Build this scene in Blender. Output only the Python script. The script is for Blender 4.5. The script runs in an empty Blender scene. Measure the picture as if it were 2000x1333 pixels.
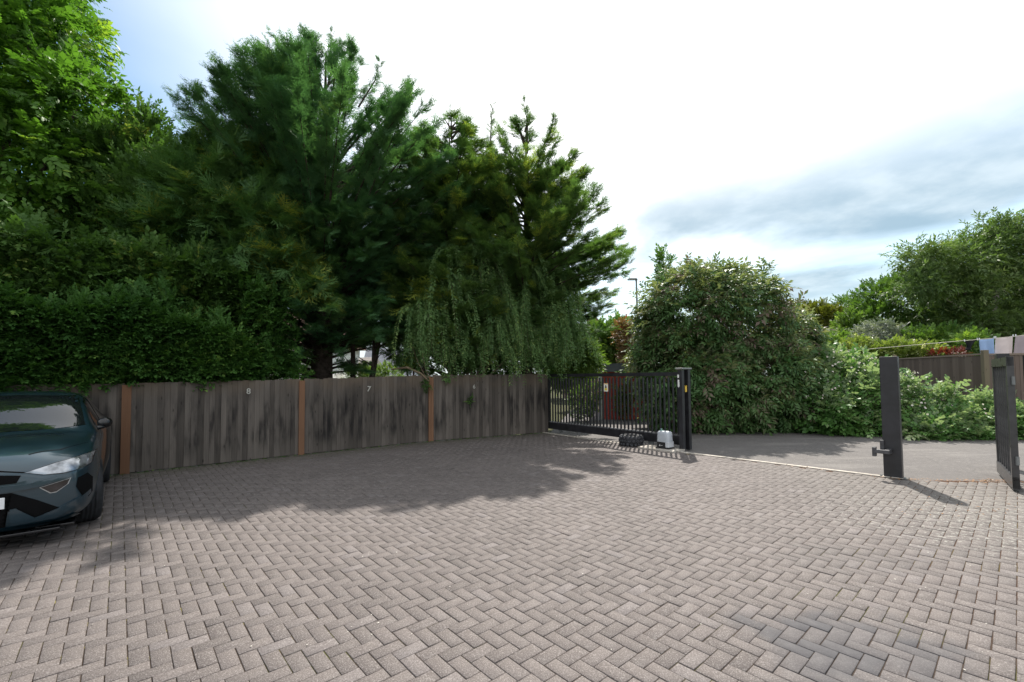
import bpy, bmesh, math, random
import numpy as np
from mathutils import Vector, Matrix
from mathutils.bvhtree import BVHTree
R = math.radians
rng = np.random.default_rng(7)
random.seed(7)
S = bpy.context.scene
COL = S.collection

# ------------------------------------------------------------------ camera
EYE = 1.70
FPX, CXP, CYP = 870.0, 1000.0, 703.0
PITCH, ROLL = R(2.3), R(-0.45)
cp, sp = math.cos(PITCH), math.sin(PITCH); cr, sr = math.cos(ROLL), math.sin(ROLL)
M = np.array([[cr, -sr, 0], [sr, cr, 0], [0, 0, 1]]) @ np.array([[1, 0, 0], [0, sp, -cp], [0, cp, sp]])
cd = bpy.data.cameras.new('camera'); cam = bpy.data.objects.new('camera', cd); COL.objects.link(cam)
cd.sensor_width = 36; cd.lens = FPX / 2000 * 36; cd.shift_y = (CYP - 666.5) / 2000
cd.clip_start = 0.05; cd.clip_end = 2000
mw = Matrix.Identity(4)
for i in range(3):
    mw[i][0], mw[i][1], mw[i][2] = M[0][i], -M[1][i], -M[2][i]
mw[2][3] = EYE
cam.matrix_world = mw
S.camera = cam

# ------------------------------------------------------------------ sky, sun, exposure
SUN_EL, SUN_AZ = R(51), R(18)               # azimuth measured from +Y towards +X
sun_dir = Vector((math.sin(SUN_AZ) * math.cos(SUN_EL), math.cos(SUN_AZ) * math.cos(SUN_EL), math.sin(SUN_EL)))
sd = bpy.data.lights.new('sun', 'SUN'); sun = bpy.data.objects.new('sun', sd); COL.objects.link(sun)
sd.energy = 4.4; sd.angle = R(0.7); sd.color = (1.0, 0.94, 0.86)
sun.rotation_euler = (-sun_dir).to_track_quat('-Z', 'Y').to_euler()
sun.location = (5, 12, 30)

W = bpy.data.worlds.new('World'); S.world = W; W.use_nodes = True
nt = W.node_tree; nt.nodes.clear()
def wn(t, **k):
    n = nt.nodes.new(t)
    for a, b in k.items(): setattr(n, a, b)
    return n
def wl(a, b): nt.links.new(a, b)
def wmath(op, a, b=None, clamp=False):
    n = wn('ShaderNodeMath', operation=op); n.use_clamp = clamp
    for i, v in enumerate((a, b)):
        if v is None: continue
        if isinstance(v, (int, float)): n.inputs[i].default_value = v
        else: wl(v, n.inputs[i])
    return n.outputs[0]
def wmap(v, a, b, c=0.0, d=1.0):
    n = wn('ShaderNodeMapRange'); n.interpolation_type = 'SMOOTHSTEP'
    wl(v, n.inputs[0])
    for i, q in enumerate((a, b, c, d)): n.inputs[i + 1].default_value = q
    return n.outputs[0]
def wmix(f, a, b):
    n = wn('ShaderNodeMix', data_type='RGBA')
    if isinstance(f, (int, float)): n.inputs[0].default_value = f
    else: wl(f, n.inputs[0])
    for i, v in ((6, a), (7, b)):
        if isinstance(v, tuple): n.inputs[i].default_value = (*v, 1)
        else: wl(v, n.inputs[i])
    return n.outputs[2]
sky = wn('ShaderNodeTexSky'); sky.sky_type = 'NISHITA'; sky.sun_disc = False
sky.sun_elevation = SUN_EL; sky.sun_rotation = SUN_AZ
sky.air_density = 1.0; sky.dust_density = 1.6; sky.ozone_density = 1.2
tc = wn('ShaderNodeTexCoord'); dirv = tc.outputs['Generated']
dot = wn('ShaderNodeVectorMath', operation='DOT_PRODUCT'); wl(dirv, dot.inputs[0]); dot.inputs[1].default_value = sun_dir
ang = wmath('ARCCOSINE', dot.outputs['Value'])
sep = wn('ShaderNodeSeparateXYZ'); wl(dirv, sep.inputs[0])
zden = wmath('ADD', wmath('MAXIMUM', sep.outputs[2], 0.0), 0.16)
cx = wmath('DIVIDE', sep.outputs[0], zden); cyy = wmath('DIVIDE', sep.outputs[1], zden)
comb = wn('ShaderNodeCombineXYZ'); wl(cx, comb.inputs[0]); wl(cyy, comb.inputs[1])
n1 = wn('ShaderNodeTexNoise'); n1.inputs['Scale'].default_value = 0.85; n1.inputs['Detail'].default_value = 7; n1.inputs['Roughness'].default_value = 0.5
n1.inputs['Distortion'].default_value = 0.35
mp = wn('ShaderNodeMapping'); mp.inputs['Location'].default_value = (2.55, 1.25, 0.0); mp.inputs['Scale'].default_value = (1.0, 1.0, 1); wl(comb.outputs[0], mp.inputs[0]); wl(mp.outputs[0], n1.inputs['Vector'])
n2 = wn('ShaderNodeTexNoise'); n2.inputs['Scale'].default_value = 1.7; n2.inputs['Detail'].default_value = 6; n2.inputs['Roughness'].default_value = 0.55
mp2 = wn('ShaderNodeMapping'); mp2.inputs['Location'].default_value = (5.1, 2.7, 0); wl(comb.outputs[0], mp2.inputs[0]); wl(mp2.outputs[0], n2.inputs['Vector'])
low = wmap(sep.outputs[2], 0.48, 0.28)                        # clouds low, towards the horizon
east = wmap(sep.outputs[0], -0.05, 0.30)                      # grey bank to the east of north
SKYBLUE = wn('ShaderNodeHueSaturation'); SKYBLUE.inputs['Saturation'].default_value = 1.15; SKYBLUE.inputs['Value'].default_value = 0.80
wl(sky.outputs[0], SKYBLUE.inputs['Color'])
SKYT = wn('ShaderNodeMix', data_type='RGBA', blend_type='MULTIPLY'); SKYT.inputs[0].default_value = 1.0
wl(SKYBLUE.outputs[0], SKYT.inputs[6]); SKYT.inputs[7].default_value = (0.90, 1.20, 1.20, 1)
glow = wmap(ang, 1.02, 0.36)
south_fill = wmap(sep.outputs[1], 0.15, -0.35)                     # unseen sky opposite the sun whitened, added as fill light
veil_and_fill = wmath('ADD', wmath('ADD', glow, wmath('MULTIPLY', wmap(n1.outputs[0], 0.42, 0.66), 0.10)), wmath('MULTIPLY', south_fill, 0.85), clamp=True)
c1 = wmix(veil_and_fill, SKYT.outputs[2], (8.6, 8.7, 8.8))
# thin white haze belt near the horizon
belt = wmap(sep.outputs[2], 0.22, 0.05, 0.0, 0.8)
c2 = wmix(belt, c1, (5.2, 5.7, 6.0))
greymask = wmath('MULTIPLY', wmath('MULTIPLY', wmath('MULTIPLY', low, wmap(sep.outputs[2], 0.06, 0.18)), east), wmap(n1.outputs[0], 0.40, 0.56), clamp=True)
greycol = wmix(wmap(n2.outputs[0], 0.38, 0.66), (1.75, 2.65, 3.35), (4.0, 4.7, 5.1))
c3 = wmix(wmath('MULTIPLY', greymask, 0.86), c2, greycol)
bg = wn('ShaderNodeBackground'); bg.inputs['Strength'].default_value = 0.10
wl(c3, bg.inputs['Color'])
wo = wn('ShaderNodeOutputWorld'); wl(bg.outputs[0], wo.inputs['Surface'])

S.view_settings.view_transform = 'Standard'; S.view_settings.look = 'None'
S.view_settings.exposure = 0.92; S.view_settings.gamma = 1.0
S.render.engine = 'CYCLES'
S.cycles.max_bounces = 7; S.cycles.diffuse_bounces = 5; S.cycles.glossy_bounces = 3
S.cycles.transmission_bounces = 4; S.cycles.transparent_max_bounces = 6
S.cycles.use_denoising = True; S.cycles.denoising_prefilter = 'NONE'
S.cycles.caustics_reflective = False; S.cycles.caustics_refractive = False

# ------------------------------------------------------------------ helpers
def ray(px, py):
    return M.T @ np.array([(px - CXP) / FPX, (py - CYP) / FPX, 1.0])
def at(px, py, Y):
    """world point at depth Y along the line of sight through a pixel of the 2000 x 1333 photograph"""
    d = ray(px, py); t = Y / d[1]
    return np.array([d[0] * t, Y, EYE + d[2] * t])
def gnd(px, py, z=0.0):
    d = ray(px, py); t = (z - EYE) / d[2]
    return np.array([d[0] * t, d[1] * t, z])
def tag(o, label=None, cat=None, group=None, kind=None):
    if label: o['label'] = label
    if cat: o['category'] = cat
    if group: o['group'] = group
    if kind: o['kind'] = kind
    return o
def thing(name, label, cat, loc=(0, 0, 0), rz=0.0, group=None):
    o = bpy.data.objects.new(name, None); COL.objects.link(o); o.empty_display_size = 0.2
    o.location = loc; o.rotation_euler = (0, 0, rz)
    return tag(o, label, cat, group)
def link(name, me, mat=None, parent=None):
    o = bpy.data.objects.new(name, me); COL.objects.link(o)
    if mat and not me.materials: me.materials.append(mat)
    if parent: o.parent = parent
    return o
def np_mesh(name, V, F, attrs=None, smooth=False):
    """V (n,3); F list of (k,m) index arrays; attrs {name: per-face float}"""
    V = np.asarray(V, np.float32)
    me = bpy.data.meshes.new(name)
    F = [np.asarray(f, np.int32) for f in F if len(f)]
    nl = sum(f.size for f in F); nf = sum(len(f) for f in F)
    me.vertices.add(len(V)); me.vertices.foreach_set('co', V.ravel())
    me.loops.add(nl); me.loops.foreach_set('vertex_index', np.concatenate([f.ravel() for f in F]))
    me.polygons.add(nf)
    tot = np.concatenate([np.full(len(f), f.shape[1], np.int32) for f in F])
    st = np.concatenate([[0], np.cumsum(tot)[:-1]]).astype(np.int32)
    me.polygons.foreach_set('loop_start', st)
    if smooth: me.polygons.foreach_set('use_smooth', np.ones(nf, bool))
    me.update(calc_edges=True)
    for k, a in (attrs or {}).items():
        at_ = me.attributes.new(k, 'FLOAT', 'FACE'); at_.data.foreach_set('value', np.asarray(a, np.float32))
    return me
class MB:
    """collects boxes, tubes and lathes into one mesh"""
    def __init__(s): s.bm = bmesh.new(); s.tl = s.bm.faces.layers.float.new('tint'); s.t = 0.5
    def _f(s, vs):
        try:
            f = s.bm.faces.new(vs); f[s.tl] = s.t; return f
        except ValueError: return None
    def box(s, c, size, rz=0.0, mat=None, taper=1.0, bevel=0.0):
        x, y, z = [q / 2 for q in size]; m = mat or (Matrix.Translation(Vector(c)) @ Matrix.Rotation(rz, 4, 'Z'))
        vs = [s.bm.verts.new(m @ Vector((a * x * (taper if d > 0 else 1), b * y * (taper if d > 0 else 1), d * z))) for d in (-1, 1) for a, b in ((-1, -1), (1, -1), (1, 1), (-1, 1))]
        fs = [s._f([vs[i] for i in q]) for q in ((3, 2, 1, 0), (4, 5, 6, 7), (0, 1, 5, 4), (1, 2, 6, 5), (2, 3, 7, 6), (3, 0, 4, 7))]
        if bevel:
            es = list({e for f in fs for e in f.edges})
            r = bmesh.ops.bevel(s.bm, geom=es, offset=bevel, segments=2, affect='EDGES', profile=0.5)
            for f in r['faces']: f[s.tl] = s.t
        return vs
    def tube(s, pts, rad, n=8, cap=True):
        pts = [Vector(p) for p in pts]; rad = rad if hasattr(rad, '__len__') else [rad] * len(pts)
        prev = None; ref = Vector((0.13, 0.31, 0.94)); rings = []
        for i, p in enumerate(pts):
            t = (pts[min(i + 1, len(pts) - 1)] - pts[max(i - 1, 0)]).normalized()
            if abs(t.dot(ref)) > 0.93: ref = Vector((1, 0.1, 0))
            a = t.cross(ref).normalized(); b = t.cross(a)
            ring = [s.bm.verts.new(p + (a * math.cos(2 * math.pi * k / n) + b * math.sin(2 * math.pi * k / n)) * rad[i]) for k in range(n)]
            if prev:
                for k in range(n): s._f([prev[k], prev[(k + 1) % n], ring[(k + 1) % n], ring[k]])
            prev = ring; rings.append(ring)
        if cap: s._f(rings[0][::-1]); s._f(rings[-1])
    def lathe(s, prof, n=32, m=None, closed=False):
        m = m or Matrix.Identity(4); rings = []
        for r_, z in prof: rings.append([s.bm.verts.new(m @ Vector((r_ * math.cos(2 * math.pi * k / n), r_ * math.sin(2 * math.pi * k / n), z))) for k in range(n)])
        q = len(rings)
        for i in range(q if closed else q - 1):
            a, b = rings[i], rings[(i + 1) % q]
            for k in range(n): s._f([a[k], a[(k + 1) % n], b[(k + 1) % n], b[k]])
        if not closed: s._f(rings[0][::-1]); s._f(rings[-1])
    def prism(s, poly, h, m):
        lo = [s.bm.verts.new(m @ Vector((x, y, 0))) for x, y in poly]; hi = [s.bm.verts.new(m @ Vector((x, y, h))) for x, y in poly]
        s._f(lo[::-1]); s._f(hi)
        for i in range(len(poly)): j = (i + 1) % len(poly); s._f([lo[i], lo[j], hi[j], hi[i]])
    def build(s, name, mat, parent=None, smooth=False):
        bmesh.ops.recalc_face_normals(s.bm, faces=s.bm.faces)
        me = bpy.data.meshes.new(name); s.bm.to_mesh(me); s.bm.free()
        if smooth:
            for p in me.polygons: p.use_smooth = True
        return link(name, me, mat, parent)
def text_mesh(txt, size, depth, fat=0.0):
    c = bpy.data.curves.new('t', 'FONT'); c.body = txt; c.size = size; c.extrude = depth; c.align_x = 'CENTER'; c.align_y = 'CENTER'; c.offset = fat
    o = bpy.data.objects.new('t', c); COL.objects.link(o)
    bpy.context.view_layer.update()
    me = bpy.data.meshes.new_from_object(o.evaluated_get(bpy.context.evaluated_depsgraph_get()))
    bpy.data.objects.remove(o); bpy.data.curves.remove(c)
    return me

# ------------------------------------------------------------------ materials
class NT:
    def __init__(s, name):
        s.m = bpy.data.materials.new(name); s.m.use_nodes = True; s.t = s.m.node_tree
        s.b = s.t.nodes['Principled BSDF']; s.out = s.t.nodes['Material Output']
    def n(s, t, **k):
        q = s.t.nodes.new(t)
        for a, b in k.items(): setattr(q, a, b)
        return q
    def l(s, a, b): s.t.links.new(a, b)
    def val(s, v, i):
        if isinstance(v, (int, float)): i.default_value = v
        elif isinstance(v, tuple): i.default_value = (*v, 1) if len(v) == 3 and i.type == 'RGBA' else v
        else: s.l(v, i)
    def math(s, op, a, b=0.0, clamp=False):
        q = s.n('ShaderNodeMath', operation=op); q.use_clamp = clamp; s.val(a, q.inputs[0]); s.val(b, q.inputs[1]); return q.outputs[0]
    def rng(s, v, a, b, c=0.0, d=1.0, st='SMOOTHSTEP'):
        q = s.n('ShaderNodeMapRange'); q.interpolation_type = st; s.val(v, q.inputs[0])
        for i, x in enumerate((a, b, c, d)): s.val(x, q.inputs[i + 1])
        return q.outputs[0]
    def mix(s, f, a, b, bt='MIX'):
        q = s.n('ShaderNodeMix', data_type='RGBA', blend_type=bt); s.val(f, q.inputs[0]); s.val(a, q.inputs[6]); s.val(b, q.inputs[7]); return q.outputs[2]
    def noise(s, scale, vec=None, detail=4, rough=0.55, dist=0.0):
        q = s.n('ShaderNodeTexNoise'); q.inputs['Scale'].default_value = scale; q.inputs['Detail'].default_value = detail; q.inputs['Roughness'].default_value = rough; q.inputs['Distortion'].default_value = dist
        if vec is not None: s.l(vec, q.inputs['Vector'])
        return q.outputs[0]
    def pos(s): return s.n('ShaderNodeNewGeometry').outputs['Position']
    def obj(s): return s.n('ShaderNodeTexCoord').outputs['Object']
    def scale(s, vec, sc, rot=(0, 0, 0), loc=(0, 0, 0)):
        q = s.n('ShaderNodeMapping'); q.inputs['Scale'].default_value = sc; q.inputs['Rotation'].default_value = rot; q.inputs['Location'].default_value = loc; s.l(vec, q.inputs[0]); return q.outputs[0]
    def attr(s, name): return s.n('ShaderNodeAttribute', attribute_name=name).outputs['Fac']
    def dist2(s, c, sx=1.0, sy=1.0):
        sp_ = s.n('ShaderNodeSeparateXYZ'); s.l(s.pos(), sp_.inputs[0])
        dx = s.math('MULTIPLY', s.math('SUBTRACT', sp_.outputs[0], c[0]), 1 / sx); dy = s.math('MULTIPLY', s.math('SUBTRACT', sp_.outputs[1], c[1]), 1 / sy)
        return s.math('SQRT', s.math('ADD', s.math('MULTIPLY', dx, dx), s.math('MULTIPLY', dy, dy)))
    def bump(s, h, strength=0.3, d=0.01):
        q = s.n('ShaderNodeBump'); q.inputs['Strength'].default_value = strength; q.inputs['Distance'].default_value = d; s.l(h, q.inputs['Height']); s.l(q.outputs[0], s.b.inputs['Normal'])
    def set(s, col=None, rough=None, spec=None, metal=None, coat=None):
        for k, v in (('Base Color', col), ('Roughness', rough), ('Specular IOR Level', spec), ('Metallic', metal), ('Coat Weight', coat)):
            if v is not None: s.val(v, s.b.inputs[k])
        return s.m
def plain(name, col, rough=0.6, spec=0.4, metal=0.0, var=0.12, sc=8.0, coat=0.0, bump=0.0):
    k = NT(name); nz = k.noise(sc, k.obj(), 5)
    c = k.mix(k.rng(nz, 0.3, 0.7), tuple(q * (1 - var) for q in col), tuple(min(1, q * (1 + var)) for q in col))
    k.set(c, k.rng(nz, 0.2, 0.8, rough * 0.85, min(1, rough * 1.15)), spec, metal, coat)
    if bump: k.bump(k.noise(sc * 12, k.obj(), 4), bump, 0.004)
    return k.m
def leafmat(name, dark, light, tip=None, trans=0.35, rough=0.5, spec=0.3, back=None):
    k = NT(name); t = k.attr('tint')
    nz = k.noise(0.8, k.pos(), 3)
    f = k.math('ADD', k.math('MULTIPLY', t, 0.75), k.math('MULTIPLY', nz, 0.3), clamp=True)
    c = k.mix(f, dark, light)
    if tip is not None: c = k.mix(k.rng(t, 0.80, 0.97), c, tip)
    if back is not None:
        g = k.n('ShaderNodeNewGeometry'); c = k.mix(k.math('MULTIPLY', g.outputs['Backfacing'], 0.7), c, back)
    k.set(c, rough, spec)
    tr = k.n('ShaderNodeBsdfTranslucent')
    tcol = k.mix(1.0, c, (1.15, 1.25, 0.60), 'MULTIPLY'); k.l(tcol, tr.inputs['Color'])
    mx = k.n('ShaderNodeMixShader'); mx.inputs[0].default_value = trans
    k.l(k.b.outputs[0], mx.inputs[1]); k.l(tr.outputs[0], mx.inputs[2]); k.l(mx.outputs[0], k.out.inputs['Surface'])
    return k.m

def paver_material():
    k = NT('paver'); t = k.attr('tint'); p = k.pos()
    base = k.mix(t, (0.055, 0.046, 0.042), (0.114, 0.097, 0.090))
    base = k.mix(k.math('MULTIPLY', k.rng(t, 0.80, 0.95), 0.6), base, (0.118, 0.106, 0.106))
    big = k.noise(0.55, p, 5)
    base = k.mix(k.rng(big, 0.35, 0.7, 0.0, 0.35), base, (0.140, 0.119, 0.109))
    fine = k.noise(130, p, 3, 0.7)
    base = k.mix(k.rng(fine, 0.45, 0.68, 0.0, 0.70), base, (0.30, 0.275, 0.262))
    base = k.mix(k.rng(k.noise(90, k.scale(p, (1, 1, 1), loc=(3, 1, 0)), 2), 0.55, 0.75, 0.0, 0.45), base, (0.095, 0.082, 0.08))
    base = k.mix(k.rng(k.noise(58, p, 3, 0.75), 0.42, 0.66, 0.0, 0.75), base, (0.088, 0.074, 0.070))
    mott = k.noise(9, p, 4)
    base = k.mix(k.rng(mott, 0.5, 0.8, 0.0, 0.28), base, (0.112, 0.100, 0.098))
    # damp stain in the foreground
    wob = k.math('MULTIPLY', k.math('SUBTRACT', k.noise(2.6, p, 5), 0.5), 1.5)
    st = k.rng(k.math('ADD', k.dist2((2.10, 2.86), 0.80, 0.52), wob), 1.05, 0.45)
    base = k.mix(k.math('MULTIPLY', st, k.rng(t, 0.2, 0.85, 0.85, 0.35)), base, (0.062, 0.061, 0.066))
    st2 = k.rng(k.math('ADD', k.dist2((3.1, 4.2), 0.9, 0.4), wob), 1.0, 0.4)
    base = k.mix(k.math('MULTIPLY', st2, 0.22), base, (0.08, 0.074, 0.072))
    # lichen and bird-lime specks to the right of the yard
    reg = k.rng(k.math('ADD', k.dist2((5.9, 5.3), 2.3, 1.7), wob), 1.25, 0.25)
    lv = k.noise(26, p, 3, 0.6)
    base = k.mix(k.math('MULTIPLY', k.math('MULTIPLY', k.rng(lv, 0.56, 0.62), reg), 0.70), base, (0.36, 0.36, 0.32))
    reg2 = k.rng(k.dist2((-3.4, 6.6), 3.4, 1.9), 1.2, 0.3)
    lv2 = k.noise(34, k.scale(p, (1, 1, 1), loc=(9, 4, 0)), 3, 0.6)
    base = k.mix(k.math('MULTIPLY', k.math('MULTIPLY', k.rng(lv2, 0.66, 0.71), reg2), 0.7), base, (0.55, 0.57, 0.56))
    sepx = k.n('ShaderNodeSeparateXYZ'); k.l(p, sepx.inputs[0])
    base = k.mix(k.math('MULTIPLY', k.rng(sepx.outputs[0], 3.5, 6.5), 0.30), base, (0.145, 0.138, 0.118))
    # moss along the fence
    ms = k.math('MULTIPLY', k.attr('moss'), k.rng(k.noise(5, p, 5), 0.25, 0.6))
    base = k.mix(k.math('MULTIPLY', ms, 0.75), base, (0.062, 0.060, 0.036))
    k.set(base, k.rng(mott, 0.2, 0.8, 0.72, 0.92), 0.35)
    h = k.math('ADD', k.math('MULTIPLY', fine, 0.5), k.noise(40, p, 3))
    k.bump(h, 0.5, 0.004)
    return k.m
def joint_material():
    k = NT('joint_sand'); p = k.pos()
    c = k.mix(k.noise(30, p, 4), (0.030, 0.023, 0.018), (0.066, 0.050, 0.040))
    c = k.mix(k.rng(k.noise(1.3, p, 5), 0.52, 0.68, 0.0, 0.9), c, (0.085, 0.088, 0.024))
    c = k.mix(k.math('MULTIPLY', k.rng(k.noise(7, p, 4), 0.58, 0.7), k.rng(k.dist2((-3.6, 3.2), 2.2, 1.6), 1.3, 0.3)), c, (0.22, 0.19, 0.055))
    sx = k.n('ShaderNodeSeparateXYZ'); k.l(p, sx.inputs[0])
    c = k.mix(k.math('MULTIPLY', k.rng(sx.outputs[0], 2.0, 5.0), 0.55), c, (0.10, 0.052, 0.032))
    k.set(c, 0.95, 0.1); k.bump(k.noise(120, p, 3), 0.6, 0.006); return k.m
def asphalt_material():
    k = NT('asphalt'); p = k.pos()
    c = k.mix(k.noise(60, p, 4, 0.7), (0.080, 0.074, 0.071), (0.160, 0.150, 0.143))
    c = k.mix(k.rng(k.noise(22, p, 4, 0.75), 0.52, 0.66, 0.0, 0.6), c, (0.24, 0.225, 0.21))
    c = k.mix(k.rng(k.noise(3.2, p, 6, 0.7), 0.48, 0.70, 0.0, 0.5), c, (0.085, 0.078, 0.074))
    c = k.mix(k.rng(k.noise(0.7, p, 6), 0.4, 0.7, 0.0, 0.45), c, (0.115, 0.108, 0.105))
    c = k.mix(k.rng(k.noise(1.2, k.scale(p, (0.35, 1.8, 1), rot=(0, 0, R(12))), 6), 0.52, 0.72, 0.0, 0.55), c, (0.205, 0.192, 0.180))
    cr_ = k.n('ShaderNodeTexVoronoi'); cr_.feature = 'DISTANCE_TO_EDGE'; cr_.inputs['Scale'].default_value = 0.7
    k.l(k.scale(p, (1, 1.6, 1)), cr_.inputs['Vector'])
    c = k.mix(k.math('MULTIPLY', k.rng(cr_.outputs[0], 0.012, 0.0), 0.35), c, (0.07, 0.066, 0.062))
    k.set(c, 0.9, 0.25); k.bump(k.noise(95, p, 3, 0.7), 0.7, 0.008); return k.m
def wood_material(name, lo, hi, stain, warm=None, stain_amt=0.9, zsc=0.55):
    k = NT(name); t = k.attr('tint'); p = k.obj()
    g = k.noise(1.0, k.scale(p, (55, 55, 1.6)), 5, 0.65)
    c = k.mix(k.math('ADD', k.math('MULTIPLY', t, 0.60), k.math('MULTIPLY', k.math('SUBTRACT', g, 0.22), 0.75), clamp=True), lo, hi)
    off = k.n('ShaderNodeCombineXYZ'); k.l(k.math('MULTIPLY', t, 7.0), off.inputs[2])
    va = k.n('ShaderNodeVectorMath', operation='ADD'); k.l(k.scale(p, (3.0, 3.0, zsc)), va.inputs[0]); k.l(off.outputs[0], va.inputs[1])
    s1 = k.noise(1.5, k.scale(p, (1.2, 1.2, 0.5)), 5, 0.6)
    s2 = k.noise(1.6, va.outputs[0], 4, 0.6)
    sz = k.n('ShaderNodeSeparateXYZ'); k.l(p, sz.inputs[0])
    band = k.math('MULTIPLY', k.rng(sz.outputs[2], 0.05, 0.45), k.rng(sz.outputs[2], 1.72, 1.0))
    m = k.math('MULTIPLY', k.rng(k.math('ADD', k.math('MULTIPLY', s1, 0.42), k.math('MULTIPLY', s2, 0.64)), 0.47, 0.68), band)
    c = k.mix(k.math('MULTIPLY', m, stain_amt), c, stain)
    kn = k.n('ShaderNodeTexVoronoi'); kn.inputs['Scale'].default_value = 1.0; k.l(k.scale(p, (8, 8, 2.6)), kn.inputs['Vector'])
    c = k.mix(k.rng(kn.outputs['Distance'], 0.14, 0.05, 0.0, 0.75), c, tuple(q * 0.35 for q in lo))
    if warm is not None:
        c = k.mix(k.math('MULTIPLY', k.rng(sz.outputs[2], 1.25, 1.7), k.rng(k.noise(2.0, p, 3), 0.35, 0.65, 0.1, 0.7)), c, warm)
    k.set(c, 0.88, 0.2); k.bump(g, 0.5, 0.004); return k.m
def brick_material(name, c1, c2, mortar, sc=4.4):
    k = NT(name); b = k.n('ShaderNodeTexBrick'); b.inputs['Scale'].default_value = sc
    b.inputs['Mortar Size'].default_value = 0.012; b.inputs['Color1'].default_value = (*c1, 1); b.inputs['Color2'].default_value = (*c2, 1); b.inputs['Mortar'].default_value = (*mortar, 1)
    b.inputs['Brick Width'].default_value = 0.95; b.inputs['Row Height'].default_value = 0.33
    o = k.obj(); sx = k.n('ShaderNodeSeparateXYZ'); k.l(o, sx.inputs[0]); cb = k.n('ShaderNodeCombineXYZ')
    k.l(k.math('ADD', sx.outputs[0], sx.outputs[1]), cb.inputs[0]); k.l(sx.outputs[2], cb.inputs[1]); k.l(cb.outputs[0], b.inputs['Vector'])
    c = k.mix(k.rng(k.noise(3, o, 4), 0.3, 0.7, 0.0, 0.4), b.outputs['Color'], tuple(q * 0.6 for q in c1))
    k.set(c, 0.9, 0.2); k.bump(b.outputs['Fac'], 0.4, 0.01); return k.m
def roof_material(name, lo, hi):
    k = NT(name); o = k.obj(); w = k.n('ShaderNodeTexBrick'); w.inputs['Scale'].default_value = 3.0
    w.inputs['Color1'].default_value = (*lo, 1); w.inputs['Color2'].default_value = (*hi, 1); w.inputs['Mortar'].default_value = (*[q * .5 for q in lo], 1)
    k.l(o, w.inputs['Vector']); k.set(k.mix(k.rng(k.noise(2, o, 5), .3, .7, 0, .4), w.outputs[0], lo), 0.9, 0.2); return k.m

m_black = plain('black_paint', (0.016, 0.016, 0.019), 0.42, 0.5, var=0.35, sc=6, bump=0.05)
m_rubber = plain('rubber', (0.022, 0.023, 0.026), 0.75, 0.35, var=0.4, sc=14)
m_conc = plain('concrete', (0.36, 0.33, 0.29), 0.92, 0.2, var=0.28, sc=9, bump=0.4)
m_white = plain('white_plastic', (0.74, 0.75, 0.76), 0.45, 0.4, var=0.05)
m_number = plain('number_paint', (0.40, 0.39, 0.35), 0.6, 0.3, var=0.15, sc=30)
m_bark = plain('bark', (0.060, 0.047, 0.038), 0.95, 0.1, var=0.4, sc=10, bump=0.5)
m_palebark = plain('pale_bark', (0.26, 0.235, 0.205), 0.9, 0.2, var=0.3, sc=8)
m_render = plain('white_render', (0.76, 0.75, 0.73), 0.9, 0.2, var=0.05, sc=3)
m_glass = plain('window_glass', (0.02, 0.026, 0.032), 0.06, 0.6, var=0.1)
m_galv = plain('galvanised_steel', (0.18, 0.19, 0.19), 0.5, 0.5, metal=0.4, var=0.1)

# ------------------------------------------------------------------ foliage machinery
def basis(D, up):
    D = D / np.linalg.norm(D, axis=1, keepdims=True)
    Y = np.cross(up, D); ln = np.linalg.norm(Y, axis=1, keepdims=True); bad = ln[:, 0] < 1e-4
    Y[bad] = (1, 0, 0); ln[bad] = 1; Y /= ln
    Z = np.cross(D, Y)
    return np.stack([D, Y, Z], axis=2)
def unit(n): v = rng.normal(size=(n, 3)); return v / np.linalg.norm(v, axis=1, keepdims=True)
def leaf_t(w=0.25, fold=0.10, droop=0.12):
    V = np.array([[0, 0, 0], [.45, -w, fold], [1, 0, -droop], [.45, w, fold], [.5, 0, 0.02]], float)
    return V, np.array([[0, 1, 2, 4], [0, 4, 2, 3]])
def compose(parts):
    Vs, Fs, o = [], [], 0
    for V, F in parts: Vs.append(V); Fs.append(F + o); o += len(V)
    return np.concatenate(Vs), np.concatenate(Fs)
def xf(T, pos, d, up, s):
    V, F = T; B = basis(np.array([d], float), np.array([up], float))[0]
    return (V * s) @ B.T + np.array(pos), F
def twig_t(n=8, leaf=0.32, w=0.27, spread=60, droop=0.25, seed=1, fold=0.10):
    g = np.random.default_rng(seed); parts = []
    for i in range(n):
        t = 0.12 + 0.85 * i / (n - 1); a = R(spread) * (1 if i % 2 else -1) * g.uniform(0.6, 1.15)
        if i == n - 1: a = 0
        d = np.array([math.cos(a), math.sin(a), g.uniform(-droop * 1.6, droop * 0.6)])
        up = np.array([0, 0, 1]) + g.normal(0, 0.35, 3)
        parts.append(xf(leaf_t(w, fold), (t, 0, -droop * t * t * 0.5), d, up, leaf * g.uniform(0.75, 1.15)))
    return compose(parts)
def blade(w): return np.array([[0, 0, 0], [.35, -w, .02], [1, 0, -0.10], [.35, w, .02]], float), np.array([[0, 1, 2, 3]])
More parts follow.
